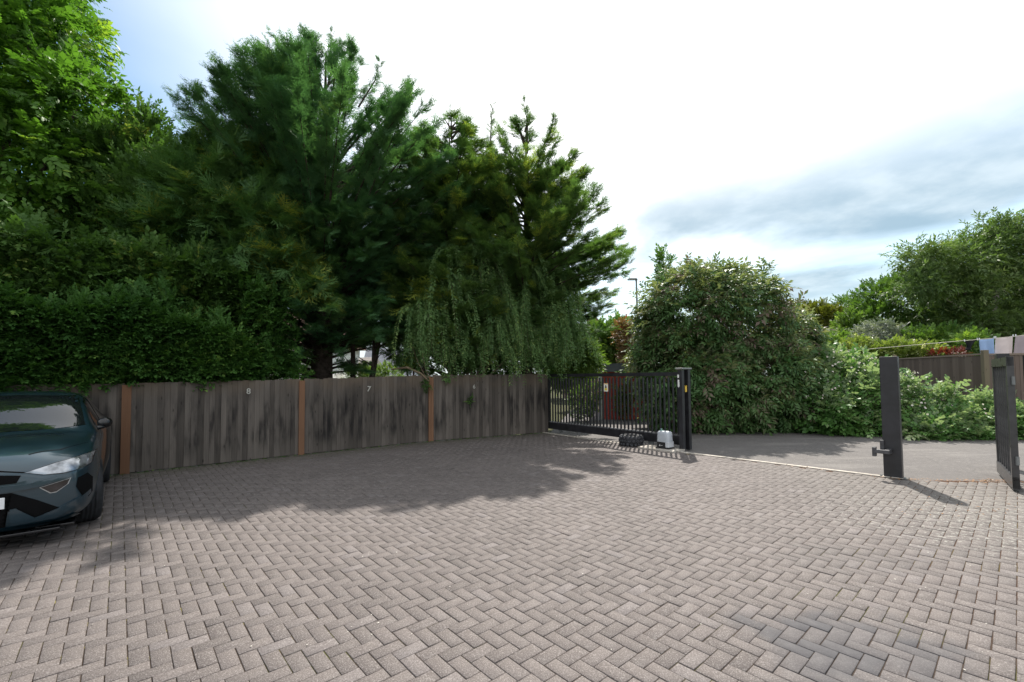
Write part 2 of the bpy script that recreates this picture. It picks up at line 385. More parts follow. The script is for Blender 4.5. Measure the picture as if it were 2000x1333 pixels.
def spray_t(n=9, sub=3, seed=1, ang=42, w=0.10, droop=0.35):
    """flat feathery cypress spray: an axis with side shoots that carry shoots of their own"""
    g = np.random.default_rng(seed); parts = [xf(blade(0.035), (0, 0, 0), (1, 0, -droop * .4), (0, 0, 1), 1.0)]
    for i in range(n):
        t = 0.06 + 0.9 * i / n
        for s_ in (-1, 1):
            L = (0.55 * (1 - t) + 0.14) * g.uniform(0.75, 1.2); a = R(ang) * s_ * g.uniform(0.8, 1.2)
            p = np.array([t + g.normal(0, .02), 0, -droop * t * t * .6]); d = np.array([math.cos(a), math.sin(a), -droop * 0.5 * t + g.normal(0, .13)])
            parts.append(xf(blade(w), p, d, (0, 0, 1), L))
            for j in range(sub):
                u = 0.25 + 0.6 * j / max(1, sub - 1) if sub > 1 else 0.5
                for q in (-1, 1):
                    a2 = a + q * R(45) * g.uniform(.7, 1.2)
                    d2 = np.array([math.cos(a2), math.sin(a2), -0.1 + g.normal(0, .18)])
                    parts.append(xf(blade(0.10), p + d * L * u, d2, (0, 0, 1), L * 0.38 * (1.2 - u * .6)))
    return compose(parts)
def cloud(name, P, D, up, s, temps, mat, tint, parent=None):
    """one foliage mesh: a template (twig, spray or leaf) set at every P, pointing along D"""
    Vs, Fs, Ts, off = [], [], [], 0
    B = basis(D, up); pick = rng.integers(0, len(temps), len(P))
    for k, (TV, TF) in enumerate(temps):
        i = np.where(pick == k)[0]
        if not len(i): continue
        V = P[i][:, None, :] + s[i][:, None, None] * np.einsum('nij,mj->nmi', B[i], TV)
        F = TF[None] + (np.arange(len(i)) * len(TV))[:, None, None] + off
        Vs.append(V.reshape(-1, 3)); Fs.append(F.reshape(-1, TF.shape[1])); off += len(i) * len(TV)
        tt = np.repeat(tint[i], len(TF)) + rng.normal(0, 0.10, len(i) * len(TF))
        Ts.append(np.clip(tt, 0, 1))
    me = np_mesh(name, np.concatenate(Vs), [np.concatenate(Fs)], {'tint': np.concatenate(Ts)})
    return link(name, me, mat, parent)
def lump(U, k, seed):
    """smooth pseudo-noise on directions, about -1..1"""
    g = np.random.default_rng(seed); r = np.zeros(len(U))
    for i in range(5):
        r += np.sin(U @ (g.normal(size=3) * k * (1 + .5 * i)) + g.uniform(0, 6.3)) / (1 + .4 * i)
    return r / 2.4
def blob_points(blobs, n, seed=1, rough=0.16, k=4.0, depth=0.28, keep_in=0.10, zmin=None, clump=1, spread=.16):
    """points in the outer shell of a union of ellipsoids, with the outward direction"""
    C = np.array([b[:3] for b in blobs], float); A = np.array([b[3:6] for b in blobs], float)
    ar = (A[:, 0] * A[:, 2] + A[:, 1] * A[:, 2] + A[:, 0] * A[:, 1]) ** 1.0
    Ps, Ns = [], []
    for j, (c, a) in enumerate(zip(C, A)):
        m = int(n / clump * ar[j] / ar.sum() * 1.6) + 5
        U = unit(m); r = 1 + rough * lump(U, k, seed + j) - np.abs(rng.normal(0, depth, m))
        r = np.clip(r, 0.15, 1.5)
        P = c + U * a * r[:, None]; N = U / a; N /= np.linalg.norm(N, axis=1, keepdims=True)
        ok = np.ones(m, bool)
        for i, (c2, a2) in enumerate(zip(C, A)):
            if i != j: ok &= (np.linalg.norm((P - c2) / a2, axis=1) > 0.72) | (rng.random(m) < keep_in)
        Ps.append(P[ok]); Ns.append(N[ok])
    P = np.concatenate(Ps); N = np.concatenate(Ns)
    if clump > 1:
        q = np.repeat(np.arange(len(P)), rng.poisson(clump, len(P)) + 1); o = rng.normal(0, spread, (len(q), 3)); o[:, 2] *= .7
        N = N[q] + o / spread * .30; N /= np.linalg.norm(N, axis=1, keepdims=True); P = P[q] + o; blob_points.ids = q
    else: blob_points.ids = np.arange(len(P))
    if zmin is not None: o = P[:, 2] > zmin; P, N = P[o], N[o]; blob_points.ids = blob_points.ids[o]
    return P, N
def limbs(mb, base, tops, r0, sag=0.0, n=6):
    for t_ in tops:
        b = np.array(base, float); t_ = np.array(t_, float); mid = (b + t_) / 2 + rng.normal(0, 0.12, 3) * np.linalg.norm(t_ - b) * .6; mid[2] += np.linalg.norm(t_ - b) * .08
        pts = [(1 - u) ** 2 * b + 2 * u * (1 - u) * mid + u * u * t_ for u in np.linspace(0, 1, n)]
        mb.tube(pts, list(np.linspace(r0, r0 * .2, n)), 6)
def leafy(name, label, cat, base, blobs, n, size, temps, mat, trunk_r=0.12, seed=1, up=0.25, droop=0.0, bark=None, group=None, fork=0.35, trunk=True, tintfn=None, sizej=0.3, zmin=None, crown='crown', **kw):
    """a broad-leaved tree or shrub: trunk with limbs, crown of leafy twigs"""
    t = thing(name, label, cat, tuple(base), group=group)
    if trunk:
        b = np.array(base, float); mb = MB(); c = np.mean([q[:3] for q in blobs], axis=0)
        f = b + (c - b) * fork
        mb.tube([b - [0, 0, .05], b + (f - b) * .5 + rng.normal(0, .04, 3), f], [trunk_r * 1.3, trunk_r, trunk_r * .85], 10)
        limbs(mb, f, [q[:3] for q in blobs], trunk_r * .6)
        o = mb.build('trunk', bark or m_bark, None, True); o.parent = t; o.matrix_parent_inverse = Matrix.Translation(-Vector(base))
    P, N = blob_points(blobs, n, seed, zmin=zmin, **kw)
    D = N + np.array([0, 0, up]) + rng.normal(0, .45, P.shape); D[:, 2] -= droop
    U = np.array([0, 0, 1.0]) + N * .5 + rng.normal(0, .35, P.shape)
    s = size * (1 + rng.normal(0, sizej, len(P)).clip(-.6, .9))
    zz = (P[:, 2] - P[:, 2].min()) / (np.ptp(P[:, 2]) + 1e-6)
    ids = blob_points.ids; tint = np.clip(0.48 + 0.20 * lump(P, 1.1, seed + 50) + rng.normal(0, .17, ids.max() + 1)[ids] + rng.normal(0, .10, len(P)), 0, 1)
    if tintfn is not None: tint = tintfn(P, tint, zz)
    o = cloud(crown, P, D, U, s, temps, mat, tint); o.parent = t; o.matrix_parent_inverse = Matrix.Translation(-Vector(base))
    return t
def conifer(name, label, base, prof, nl, per, size, temps, mat, trunk_r, elev, droop, seed, leaders=(), lobek=3.0, lobea=0.18, t0=0.30, tipj=0.2, azb=None, layers=None, tipt=0.0, ca=None, cat='conifer tree'):
    """cypress-like tree: limbs leave the trunk, arch up and out, and carry feathery sprays"""
    t = thing(name, label, cat, tuple(base)); b = np.array(base, float)
    zs = np.array([p[0] for p in prof]); rs = np.array([p[1] for p in prof])
    zz = np.linspace(zs[0], zs[-1], 400); w = np.interp(zz, zs, rs) + .12; cdf = np.cumsum(w); cdf /= cdf[-1]
    z = np.interp(rng.random(nl), cdf, zz)
    if layers: z = np.round((z - zs[0]) / layers) * layers + zs[0] + rng.normal(0, layers * .16, nl)
    z = np.clip(z, zs[0], zs[-1])
    az = rng.uniform(0, 2 * np.pi, nl)
    if azb is not None:                                   # keep fewer limbs where az factor is low
        k = rng.random(nl) < azb(az, z); z, az = z[k], az[k]; nl = len(z)
    U = np.stack([np.cos(az), np.sin(az), (z - zs[0]) / 4], 1)
    reach = np.interp(z, zs, rs) * (1 + lobea * lump(U, lobek, seed) + rng.normal(0, tipj * .5, nl)).clip(.45, 1.14)
    if ca is not None: reach = reach * ca(az, z)
    h = np.stack([np.cos(az), np.sin(az), np.zeros(nl)], 1)
    e = np.tan(elev(z)) * rng.normal(1, .18, nl)
    P2 = b + h * reach[:, None]; P2[:, 2] = b[2] + z
    P0 = np.tile(b, (nl, 1)); P0[:, 2] = b[2] + np.clip(z - reach * e, zs[0] * .5, zs[-1] - .4)
    P1 = (P0 + P2) / 2; P1[:, 2] += droop * reach
    kk = np.maximum(3, (per * reach * (1 - t0)).astype(int)); idx = np.repeat(np.arange(nl), kk); m = len(idx)
    u = t0 + (1 - t0) * rng.random(m) ** .75
    first = np.concatenate([[0], np.cumsum(kk)[:-1]]); u[first] = 0.985
    a, bb, c = P0[idx], P1[idx], P2[idx]; uu = u[:, None]
    P = (1 - uu) ** 2 * a + 2 * uu * (1 - uu) * bb + uu * uu * c
    T = 2 * (1 - uu) * (bb - a) + 2 * uu * (c - bb); T /= np.linalg.norm(T, axis=1, keepdims=True)
    side = np.cross(T, np.array([0, 0, 1.0])); side /= np.linalg.norm(side, axis=1, keepdims=True) + 1e-6
    sgn = rng.choice([-1, 1], m) * rng.uniform(.2, 1.0, m); sgn[first] *= .2
    D = T + side * sgn[:, None] * .9 + rng.normal(0, .22, (m, 3)); D[:, 2] += .12
    P = P + rng.normal(0, .05, P.shape)
    Up = np.array([0, 0, 1.0]) + rng.normal(0, .45, (m, 3))
    s = size * rng.uniform(.65, 1.35, m) * (0.75 + .35 * (1 - u))
    ltint = rng.normal(0, .16, nl)
    tint = np.clip(.38 + ltint[idx] + rng.normal(0, .13, m) + tipt * (u > .8) * rng.random(m), 0, 1)
    mb = MB(); H = zs[-1]
    mb.tube([b + [0, 0, q * H] + ([rng.normal(0, .03), rng.normal(0, .03), 0] if 0 < q < 1 else [0, 0, -.05 if q == 0 else 0]) for q in (0, .15, .35, .6, .85, .99)], [trunk_r * 1.15, trunk_r, trunk_r * .8, trunk_r * .5, trunk_r * .22, .015], 12)
    for i in range(nl):
        pts = [(1 - q) ** 2 * P0[i] + 2 * q * (1 - q) * P1[i] + q * q * P2[i] for q in (0, .33, .66, .97)]
        mb.tube(pts, [.045, .032, .018, .006], 4, False)
    ex = []
    for (p0, p1, p2) in leaders:
        p0, p1, p2 = map(np.array, (p0, p1, p2)); n = 26
        q = np.linspace(.1, 1, n)[:, None]; LP = (1 - q) ** 2 * p0 + 2 * q * (1 - q) * p1 + q * q * p2; LT = 2 * (1 - q) * (p1 - p0) + 2 * q * (p2 - p1); LT /= np.linalg.norm(LT, axis=1, keepdims=True)
        sd_ = unit(n); sd_ -= (sd_ * LT).sum(1, keepdims=True) * LT
        ex.append((LP, LT * .9 + sd_ * .8, size * np.linspace(.95, .5, n))); mb.tube([p0, p1 * .5 + p0 * .25 + p2 * .25, p2], [.03, .018, .004], 4, False)
    for LP, LD, ls in ex:
        P = np.concatenate([P, LP]); D = np.concatenate([D, LD]); s = np.concatenate([s, ls]); Up = np.concatenate([Up, np.tile([0, 0, 1.0], (len(LP), 1)) + rng.normal(0, .4, LP.shape)])
        tint = np.concatenate([tint, np.clip(rng.normal(.42, .12, len(LP)), 0, 1)])
    o = mb.build('trunk', m_bark, None, True); o.parent = t; o.matrix_parent_inverse = Matrix.Translation(-Vector(base))
    o = cloud('crown', P, D, Up, s, temps, mat, tint); o.parent = t; o.matrix_parent_inverse = Matrix.Translation(-Vector(base))
    return t
def child_world(o, t):
    o.parent = t; o.matrix_parent_inverse = Matrix.Translation(-Vector(t.location)) if t.rotation_euler.z == 0 else t.matrix_basis.inverted()

# ------------------------------------------------------------------ ground
FENCE = [np.array(p) for p in ((-12.2, 4.0), (-9.55, 6.20), (-7.10, 8.22), (-4.79, 10.15), (-2.22, 12.13), (1.10, 13.86))]
FTOP = [1.62, 1.63, 1.65, 1.70, 1.78, 1.80]
GATE_L, GATE_R = np.array((1.10, 14.12)), np.array((3.98, 10.40))
KERB = [np.array(p) for p in ((0.96, 13.80), (3.93, 9.86), (5.20, 8.53), (6.25, 7.44), (6.42, 7.30), (8.2, 7.05), (11.5, 6.9))]

m_grass_far = NT('garden_ground'); _p = m_grass_far.pos()
m_grass_far.set(m_grass_far.mix(m_grass_far.noise(1.5, _p, 6), (0.035, 0.048, 0.016), (0.075, 0.066, 0.032)), .95, .1); m_grass_far.bump(m_grass_far.noise(20, _p, 4), .6, .03)
V = np.array([[-900, -900, -.09], [900, -900, -.09], [900, 900, -.09], [-900, 900, -.09]])
tag(link('ground', np_mesh('ground', V, [np.array([[0, 1, 2, 3]])]), m_grass_far.m), kind='structure')

# driveway beyond the gate line
def sheet(name, poly, z, mat, cuts=0):
    bm = bmesh.new(); f = bm.faces.new([bm.verts.new((x, y, z)) for x, y in poly]); bmesh.ops.triangulate(bm, faces=[f])
    bmesh.ops.recalc_face_normals(bm, faces=bm.faces)
    me = bpy.data.meshes.new(name); bm.to_mesh(me); bm.free()
    return tag(link(name, me, mat), kind='structure')
rd = [tuple(k) for k in KERB] + [(30, 6.0), (30, 12.6), (13, 12.9), (10.6, 13.0), (8.6, 13.4), (5.6, 14.6), (5.0, 24), (3.2, 24), (1.2, 14.1)]
sheet('access_road', rd, -0.022, asphalt_material())

YAW = R(-48.65); av = np.array([math.cos(YAW), math.sin(YAW)]); bv = np.array([-math.sin(YAW), math.cos(YAW)])
U0, A0, B0 = 0.1025, -2.940, 1.301
yard = [tuple(p) for p in FENCE] + [tuple(GATE_L + [0.0, -.2])] + [tuple(k) for k in KERB[1:]] + [(11.5, -3), (-12.2, -3)]
def inside(X, Y, poly):
    c = np.zeros(len(X), bool)
    for i in range(len(poly)):
        x1, y1 = poly[i]; x2, y2 = poly[(i + 1) % len(poly)]
        c ^= ((y1 > Y) != (y2 > Y)) & (X < (x2 - x1) * (Y - y1) / (y2 - y1 + 1e-12) + x1)
    return c
def segdist(X, Y, poly):
    d = np.full(len(X), 1e9)
    for (a, b) in zip(poly[:-1], poly[1:]):
        a = np.array(a); b = np.array(b); ab = b - a; t = np.clip(((X - a[0]) * ab[0] + (Y - a[1]) * ab[1]) / (ab @ ab), 0, 1)
        d = np.minimum(d, np.hypot(X - a[0] - t * ab[0], Y - a[1] - t * ab[1]))
    return d
gi, gj = np.meshgrid(np.arange(-150, 160), np.arange(-150, 190), indexing='ij'); gi, gj = gi.ravel(), gj.ravel()
m4 = (gi - gj) % 4
blk = []
for mod, (w_, h_) in ((0, (2, 1)), (3, (1, 2))):
    k = m4 == mod
    blk.append(np.stack([gi[k], gj[k], np.full(k.sum(), w_), np.full(k.sum(), h_)], 1))
blk = np.concatenate(blk).astype(float)
ca_ = A0 + (blk[:, 0] + blk[:, 2] / 2) * U0; cb_ = B0 + (blk[:, 1] + blk[:, 3] / 2) * U0
X = ca_ * av[0] + cb_ * bv[0]; Y = ca_ * av[1] + cb_ * bv[1]
kp = inside(X, Y, yard) & (Y > -1.5) & (segdist(X, Y, [tuple(k) for k in KERB]) > .07) & (np.abs(X) < (Y + 3.0) * 1.5)
blk, ca_, cb_, X, Y = blk[kp], ca_[kp], cb_[kp], X[kp], Y[kp]; n = len(blk)
hw, hh = blk[:, 2] * U0 / 2, blk[:, 3] * U0 / 2
off = np.stack([rng.normal(0, .0009, n), rng.normal(0, .0009, n)], 1); rot = rng.normal(0, .005, n)
tilt = rng.normal(0, .006, (n, 2)); zj = rng.normal(0, .0012, n) + .012 * 0
rings = []
for inset, z in ((.0056, 0.0), (.0028, -.0030), (.0026, -.032)):
    for sx, sy in ((-1, -1), (1, -1), (1, 1), (-1, 1)):
        lx, ly = sx * (hw - inset), sy * (hh - inset)
        a = ca_ + off[:, 0] + lx - rot * ly; b = cb_ + off[:, 1] + ly + rot * lx
        zz = zj + z + (tilt[:, 0] * lx + tilt[:, 1] * ly if z > -.02 else 0)
        rings.append(np.stack([a * av[0] + b * bv[0], a * av[1] + b * bv[1], zz], 1))
V = np.stack(rings, 1).reshape(-1, 3)
tf = [[0, 1, 2, 3]] + [[i, i + 4, (i + 1) % 4 + 4, (i + 1) % 4] for i in range(4)] + [[i + 4, i + 8, (i + 1) % 4 + 8, (i + 1) % 4 + 4] for i in range(4)]
F = (np.array(tf)[None] + (np.arange(n) * 12)[:, None, None]).reshape(-1, 4)
moss = np.clip(1.15 - segdist(X, Y, [tuple(p) for p in FENCE]) / .75, 0, 1)
btint = np.clip(rng.normal(.5, .24, n), 0, 1)
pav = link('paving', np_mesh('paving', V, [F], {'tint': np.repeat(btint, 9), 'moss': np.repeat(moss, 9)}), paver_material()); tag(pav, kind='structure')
sheet('paving_bed', [(x, max(y, -1.8)) for x, y in yard], -0.0062, joint_material())

# concrete edging along the gate line, with the gate track let into it
mb = MB()
for a, b in zip(KERB[:-3], KERB[1:-2]):
    d = b - a; L = np.linalg.norm(d); nb = max(1, int(L / .9)); az = math.atan2(d[1], d[0])
    for i in range(nb):
        c = a + d * (i + .5) / nb; mb.t = random.random(); mb.box((c[0], c[1], -.035), (L / nb - .008, .105, .10), az + random.gauss(0, .004), bevel=.006)
tag(mb.build('kerb_edging', m_conc), kind='structure')
mb = MB()
a, b = KERB[1], KERB[3]; d = (b - a) / np.linalg.norm(b - a); nrm = np.array([-d[1], d[0]])
q0, q1 = a - nrm * .0 + d * .05, b; c = (q0 + q1) / 2 + nrm * .075
mb.box((c[0], c[1], -.004), (np.linalg.norm(q1 - q0), .028, .02), math.atan2(d[1], d[0]))
tag(mb.build('gate_track', plain('rusty_steel', (.13, .085, .06), .7, .4, metal=.3, var=.4)), 'thin rusty steel gate track along the kerb across the entrance', 'gate track')

# ------------------------------------------------------------------ left timber fence
m_board = wood_material('weathered_board', (0.044, 0.038, 0.033), (0.165, 0.143, 0.124), (0.011, 0.0105, 0.011), warm=(0.135, 0.104, 0.074))
m_post = wood_material('new_timber_post', (0.135, 0.070, 0.040), (0.215, 0.118, 0.070), (0.10, 0.056, 0.035), stain_amt=.4)
tf_ = thing('timber_fence', 'tall weathered grey closeboard timber fence with orange-brown posts around the paved yard', 'fence', (FENCE[2][0], FENCE[2][1], 0))
for i in range(len(FENCE) - 1):
    a, b = FENCE[i], FENCE[i + 1]; d = b - a; L = np.linalg.norm(d); d = d / L; nrm = np.array([d[1], -d[0]])
    az = math.atan2(d[1], d[0]); mb = MB(); x = .055 if i else 0.0; k = 0
    if True:
        while x < L - .05:
            w = random.uniform(.088, .116); w = min(w, L - x)
            u = (x + w / 2) / L; top = FTOP[i] * (1 - u) + FTOP[i + 1] * u + random.gauss(0, .006)
            c = a + d * (x + w / 2) + nrm * random.uniform(-.003, .003); mb.t = random.random()
            m_ = Matrix.Translation((c[0], c[1], top / 2 + .006)) @ Matrix.Rotation(az + .085 + random.gauss(0, .01), 4, 'Z') @ Matrix.Rotation(random.gauss(0, .003), 4, 'Y')
            mb.box(None, (w + .010, .013, top - .012), mat=m_); x += w + .0005; k += 1
    o = mb.build('board_panel', m_board); child_world(o, tf_)
    rl = MB()
    for z in (.3, .9, 1.45):
        c = (a + b) / 2 - nrm * .045; rl.box((c[0], c[1], z), (L, .05, .08), az)
    o = rl.build('rail', m_board); child_world(o, tf_)
for i, p in enumerate(FENCE[:-1]):
    d = FENCE[i + 1] - p; az = math.atan2(d[1], d[0]); mb = MB(); mb.t = random.random(); nrm = np.array([d[1], -d[0]]) / np.linalg.norm(d)
    c = p + nrm * .005; w = .135 if i == 2 else .118
    if i == 4: mb.box((c[0] - .034 * math.cos(az), c[1] - .034 * math.sin(az), FTOP[i] / 2 - .03), (.066, .10, FTOP[i] - .02), az, bevel=.003); mb.t = .9; mb.box((c[0] + .034 * math.cos(az), c[1] + .034 * math.sin(az), FTOP[i] / 2 - .04), (.066, .108, FTOP[i] - .04), az, bevel=.003)
    else: mb.box((c[0], c[1], FTOP[i] / 2 - .02), (w, .10, FTOP[i] - .02), az, bevel=.004)
    o = mb.build('post', m_post); child_world(o, tf_)
# bay numbers
for txt, px, py, bi, sz, lab in (('8', 485.5, 765, 2, .165, 'cream bay numeral 8'), ('7', 720.5, 760.5, 3, .185, 'white bay numeral 7 painted on a dark board'), ('6', 926, 756, 4, .155, 'white bay numeral 6')):
    a, b = FENCE[bi], FENCE[bi + 1]; d = (b - a) / np.linalg.norm(b - a); nrm = np.array([d[1], -d[0]])
    r_ = ray(px, py); q = a + nrm * .031
    t_ = (q @ nrm) / (r_[:2] @ nrm); p = np.array([0, 0, EYE]) + r_ * t_
    me = text_mesh(txt, sz, .003, .004 if txt == '7' else .002); o = link('bay_number', me, m_number)
    o['label'] = lab
    o.matrix_world = Matrix.Translation(p) @ Matrix.Rotation(math.atan2(d[1], d[0]), 4, 'Z') @ Matrix.Rotation(R(90), 4, 'X') @ Matrix.Rotation(R(-6 if txt == '7' else 0), 4, 'Z')
    o.parent = tf_; o.matrix_parent_inverse = Matrix.Translation(-Vector(tf_.location))
    if txt == '7':
        pass

# ------------------------------------------------------------------ sliding gate and its posts
gd = GATE_R - GATE_L; GL = np.linalg.norm(gd); gd = gd / GL; gaz = math.atan2(gd[1], gd[0]); gn = np.array([gd[1], -gd[0]])
gn = gn if gn[1] < 0 else -gn                                          # towards the yard
sg = thing('sliding_gate', 'wide black steel bar gate slid open across the far corner of the yard', 'gate', (GATE_L[0], GATE_L[1], 0), gaz)
GH = 1.80
mb = MB()
mb.box((GL / 2, 0, GH - .045), (GL, .08, .09)); mb.box((GL / 2, 0, .20), (GL, .085, .20)); mb.box((.04, 0, GH / 2 + .05), (.08, .074, GH - .29)); mb.box((GL - .04, 0, GH / 2 + .05), (.08, .074, GH - .29))
o = mb.build('frame', m_black); o.parent = sg
mb = MB(); mb.box((GL / 2, 0, .318), (GL - .2, .05, .035)); o = mb.build('lower_rail', plain('worn_grey_paint', (.15, .15, .155), .45, .5, var=.3)); o.parent = sg
mb = MB(); mb.box((0, 0, 0), (.022, .052, GH - .40)); bar0 = mb.build('bar', m_black); bar0.parent = sg
NB = 38
for i in range(NB):
    o = bar0 if i == 0 else bar0.copy()
    if i: COL.objects.link(o); o.parent = sg
    o.location = (.14 + (GL - .28) * i / (NB - 1), 0, GH / 2 + .075)
mb = MB()
mb.lathe([(.035, -.02), (.07, -.018), (.07, .018), (.035, .02)], 20, Matrix.Rotation(R(90), 4, 'X'))
o = mb.build('roller', m_galv); o.parent = sg; o.location = (.6, 0, .075); o2 = o.copy(); COL.objects.link(o2); o2.parent = sg; o2.location = (GL - .9, 0, .075)
mb = MB(); mb.box((-.16, -.03, .80), (.30, .03, .03)); mb.lathe([(.02, 0), (.045, .01), (.045, .04), (.02, .05)], 14, Matrix.Translation((-.31, -.03, .78)));
o = mb.build('bolt', m_black); o.parent = sg
# warning sign fixed to the bars
sgn = MB(); sgn.box((0, 0, 0), (.145, .006, .225), bevel=.002); so = sgn.build('warning_sign', plain('sign_white', (.78, .76, .68), .5, .4, var=.05))
ys = -.045 if (Matrix.Rotation(gaz, 4, 'Z') @ Vector((0, -1, 0))).y < 0 else .045
_r = ray(1183.5, 757); _q = GATE_L + gn * .045; _t = (_q @ gn) / (_r[:2] @ gn); _p = np.array([0, 0, EYE]) + _r * _t
sx_ = (_p[:2] - GATE_L) @ gd
so.parent = sg; so.location = (sx_, ys, _p[2])
sf = -1 if ys < 0 else 1
def flat(poly, mat, name, y=.005, par=None):
    mb = MB(); m_ = Matrix.Translation((0, sf * y, 0)) @ Matrix.Rotation(R(90), 4, 'X')
    if sf > 0: m_ = Matrix.Translation((0, sf * y, 0)) @ Matrix.Rotation(R(180), 4, 'Z') @ Matrix.Rotation(R(90), 4, 'X')
    mb.prism(poly, .0015, m_); q = mb.build(name, mat); q.parent = par or so; return q
m_yel = plain('sign_yellow', (.72, .55, .05), .5, .4, var=.05); m_blk = plain('sign_black', (.02, .02, .02), .5, .4); m_or = plain('sign_orange', (.75, .42, .12), .5, .4, var=.05)
flat([(-.07, .085), (.07, .085), (.06, .108), (0, .111), (-.06, .108)], m_or, 'header_band')
flat([(-.045, -.085), (.045, -.085), (.045, -.02), (-.045, -.02)], m_yel, 'yellow_panel')
flat([(-.03, -.015), (.03, -.015), (.018, .03), (.012, .038), (.014, .055), (0, .066), (-.014, .055), (-.012, .038), (-.018, .03)], m_blk, 'pictogram')

gpost = GATE_R + gd * .04 + gn * -.02
t = thing('gate_post', 'twin black steel gate posts with flat cap at the gate end', 'gate post', (gpost[0], gpost[1], 0), gaz)
mb = MB(); mb.box((.0, .10 * (-sf), .93), (.10, .10, 1.86)); o = mb.build('inner_post', m_black, t)
mb = MB(); mb.box((.0, .16 * sf + 0, .92), (.10, .10, 1.84)); o = mb.build('outer_post', m_black, t)
mb = MB(); mb.box((-.01, .03 * sf, 1.875), (.19, .40, .035), bevel=.008); o = mb.build('cap', m_galv, t)
m_sens = plain('sensor_white', (.72, .72, .70), .4, .4, var=.05)
mb = MB(); mb.box((-.03, sf * .226, 1.70), (.036, .02, .075), bevel=.004); o = mb.build('sensor', m_sens, t)
mb = MB(); mb.prism([(-.021, .09), (.021, .09), (.021, -.06), (0, -.09), (-.021, -.06)], .008, Matrix.Translation((-.03, sf * .212, 1.53)) @ Matrix.Rotation(R(90), 4, 'X')); o = mb.build('label_plate', m_sens, t)
mb = MB(); mb.box((.051, sf * .05, 1.40), (.004, .07, .13)); mb.box((.03, sf * .051 * 0 + sf * .02, 1.42), (.05, .012, .14)); o = mb.build('yellow_label', plain('label_yellow', (.62, .42, .05), .5, .4, var=.1), t)

# gate motor on a slab
mp_ = gnd(1299, 879); maz = gaz
sl = gnd(1290, 880)
mb = MB(); mb.t = .6; mb.box((-.06, -.03, .014), (.92, .52, .05), bevel=.008)
o = mb.build('concrete_slab', m_conc); o.location = (mp_[0] - .02, mp_[1] + .02, .0); o.rotation_euler.z = maz; tag(o, 'low concrete slab carrying the gate motor beside the black gate', 'concrete slab')
mt = thing('gate_motor', 'grey gate motor with black base on concrete slab in front of the black gate', 'gate motor', (mp_[0], mp_[1], .037), maz)
mb = MB(); mb.box((0, 0, .012), (.34, .24, .024)); mb.box((0, 0, .09), (.30, .20, .14), bevel=.01); mb.build('base', plain('black_plastic', (.02, .02, .022), .5, .4), mt)
def hull(lv, n=28):
    """rounded-rectangle stack: (z, half-x, half-y, corner)"""
    mb = MB(); prev = None
    for z, hx, hy, cr_ in lv:
        ring = []
        for k in range(n):
            a = 2 * math.pi * (k + .5) / n; e = 4.0
            ct, st_ = math.cos(a), math.sin(a)
            ring.append(mb.bm.verts.new((hx * math.copysign(abs(ct) ** (2 / e), ct), hy * math.copysign(abs(st_) ** (2 / e), st_), z)))
        if prev:
            for k in range(n): mb._f([prev[k], prev[(k + 1) % n], ring[(k + 1) % n], ring[k]])
        prev = ring
    mb._f(prev); return mb
hull([(.15, .164, .115, 1), (.16, .166, .117, 1), (.33, .155, .108, 1), (.37, .148, .102, 1), (.39, .13, .088, 1), (.398, .10, .06, 1)]).build('cover', plain('motor_grey', (.42, .45, .49), .42, .45, var=.05), mt, True)
mb = MB(); mb.box((.12, .0, .10), (.085, .225, .13), bevel=.012); mb.build('side_cheek', plain('motor_grey_side', (.50, .52, .55), .42, .45, var=.05), mt)
mb = MB(); mb.box((-.06, sf * .02, .405), (.09, .05, .014), bevel=.004); mb.lathe([(.014, 0), (.014, .03), (.02, .032), (.02, .045)], 12, Matrix.Translation((-.09, 0, .40))); mb.build('release_lock', plain('lock_green', (.20, .34, .32), .4, .5), mt)
mb = MB(); mb.lathe([(.03, 0), (.03, .006)], 20, Matrix.Translation((.06, sf * .03, .397))); mb.build('round_sticker', m_white, mt)
mk = MB(); fm = Matrix.Translation((-.07, sf * .1015, .07)) @ (Matrix.Rotation(R(90), 4, 'X') if sf < 0 else Matrix.Rotation(R(180), 4, 'Z') @ Matrix.Rotation(R(90), 4, 'X'))
mk.prism([(-.02, -.015), (.02, -.015), (0, .03)], .003, fm); mk.prism([(.035, -.006), (.075, -.006), (.075, .006), (.035, .006)], .003, fm); mk.build('logo_mark', plain('logo_grey', (.5, .5, .5), .5, .4), mt)

# tyre lying on the paving
tp = gnd(1233, 870); t = thing('old_tyre', 'muddy knobbly black tyre lying flat on the paving beside the gate motor', 'tyre', (tp[0], tp[1], .003), 0.3)
mb = MB(); ro, ri, h = .285, .15, .25
mb.lathe([(ri, .03), (ri + .02, .0), (ro - .05, 0.0), (ro - .012, .03), (ro, .08), (ro, h - .08), (ro - .012, h - .03), (ro - .05, h), (ri + .02, h), (ri, h - .03), (ri + .03, h - .06), (ri + .06, h / 2), (ri + .03, .06)], 48, closed=True)
mb.build('carcass', m_rubber, t, True)
mb = MB()
for k in range(18):
    for j, z in enumerate((.045, .125, .205)):
        a = 2 * math.pi * (k + (.5 if j == 1 else 0)) / 18; mb.t = random.random()
        mb.box(None, (.030, .062, .055), mat=Matrix.Rotation(a, 4, 'Z') @ Matrix.Translation((ro + .006 - (.012 if j != 1 else 0), 0, z)) @ Matrix.Rotation(R(12 if j == 0 else -12 if j == 2 else 25), 4, 'X'), bevel=.006)
    for z in (.01, h - .008):
        a = 2 * math.pi * k / 18; mb.box(None, (.06, .05, .022), mat=Matrix.Rotation(a, 4, 'Z') @ Matrix.Translation((ro - .055, 0, z)), bevel=.005)
mb.build('tread', plain('dusty_rubber', (.05, .052, .058), .85, .3, var=.6, sc=22), t)

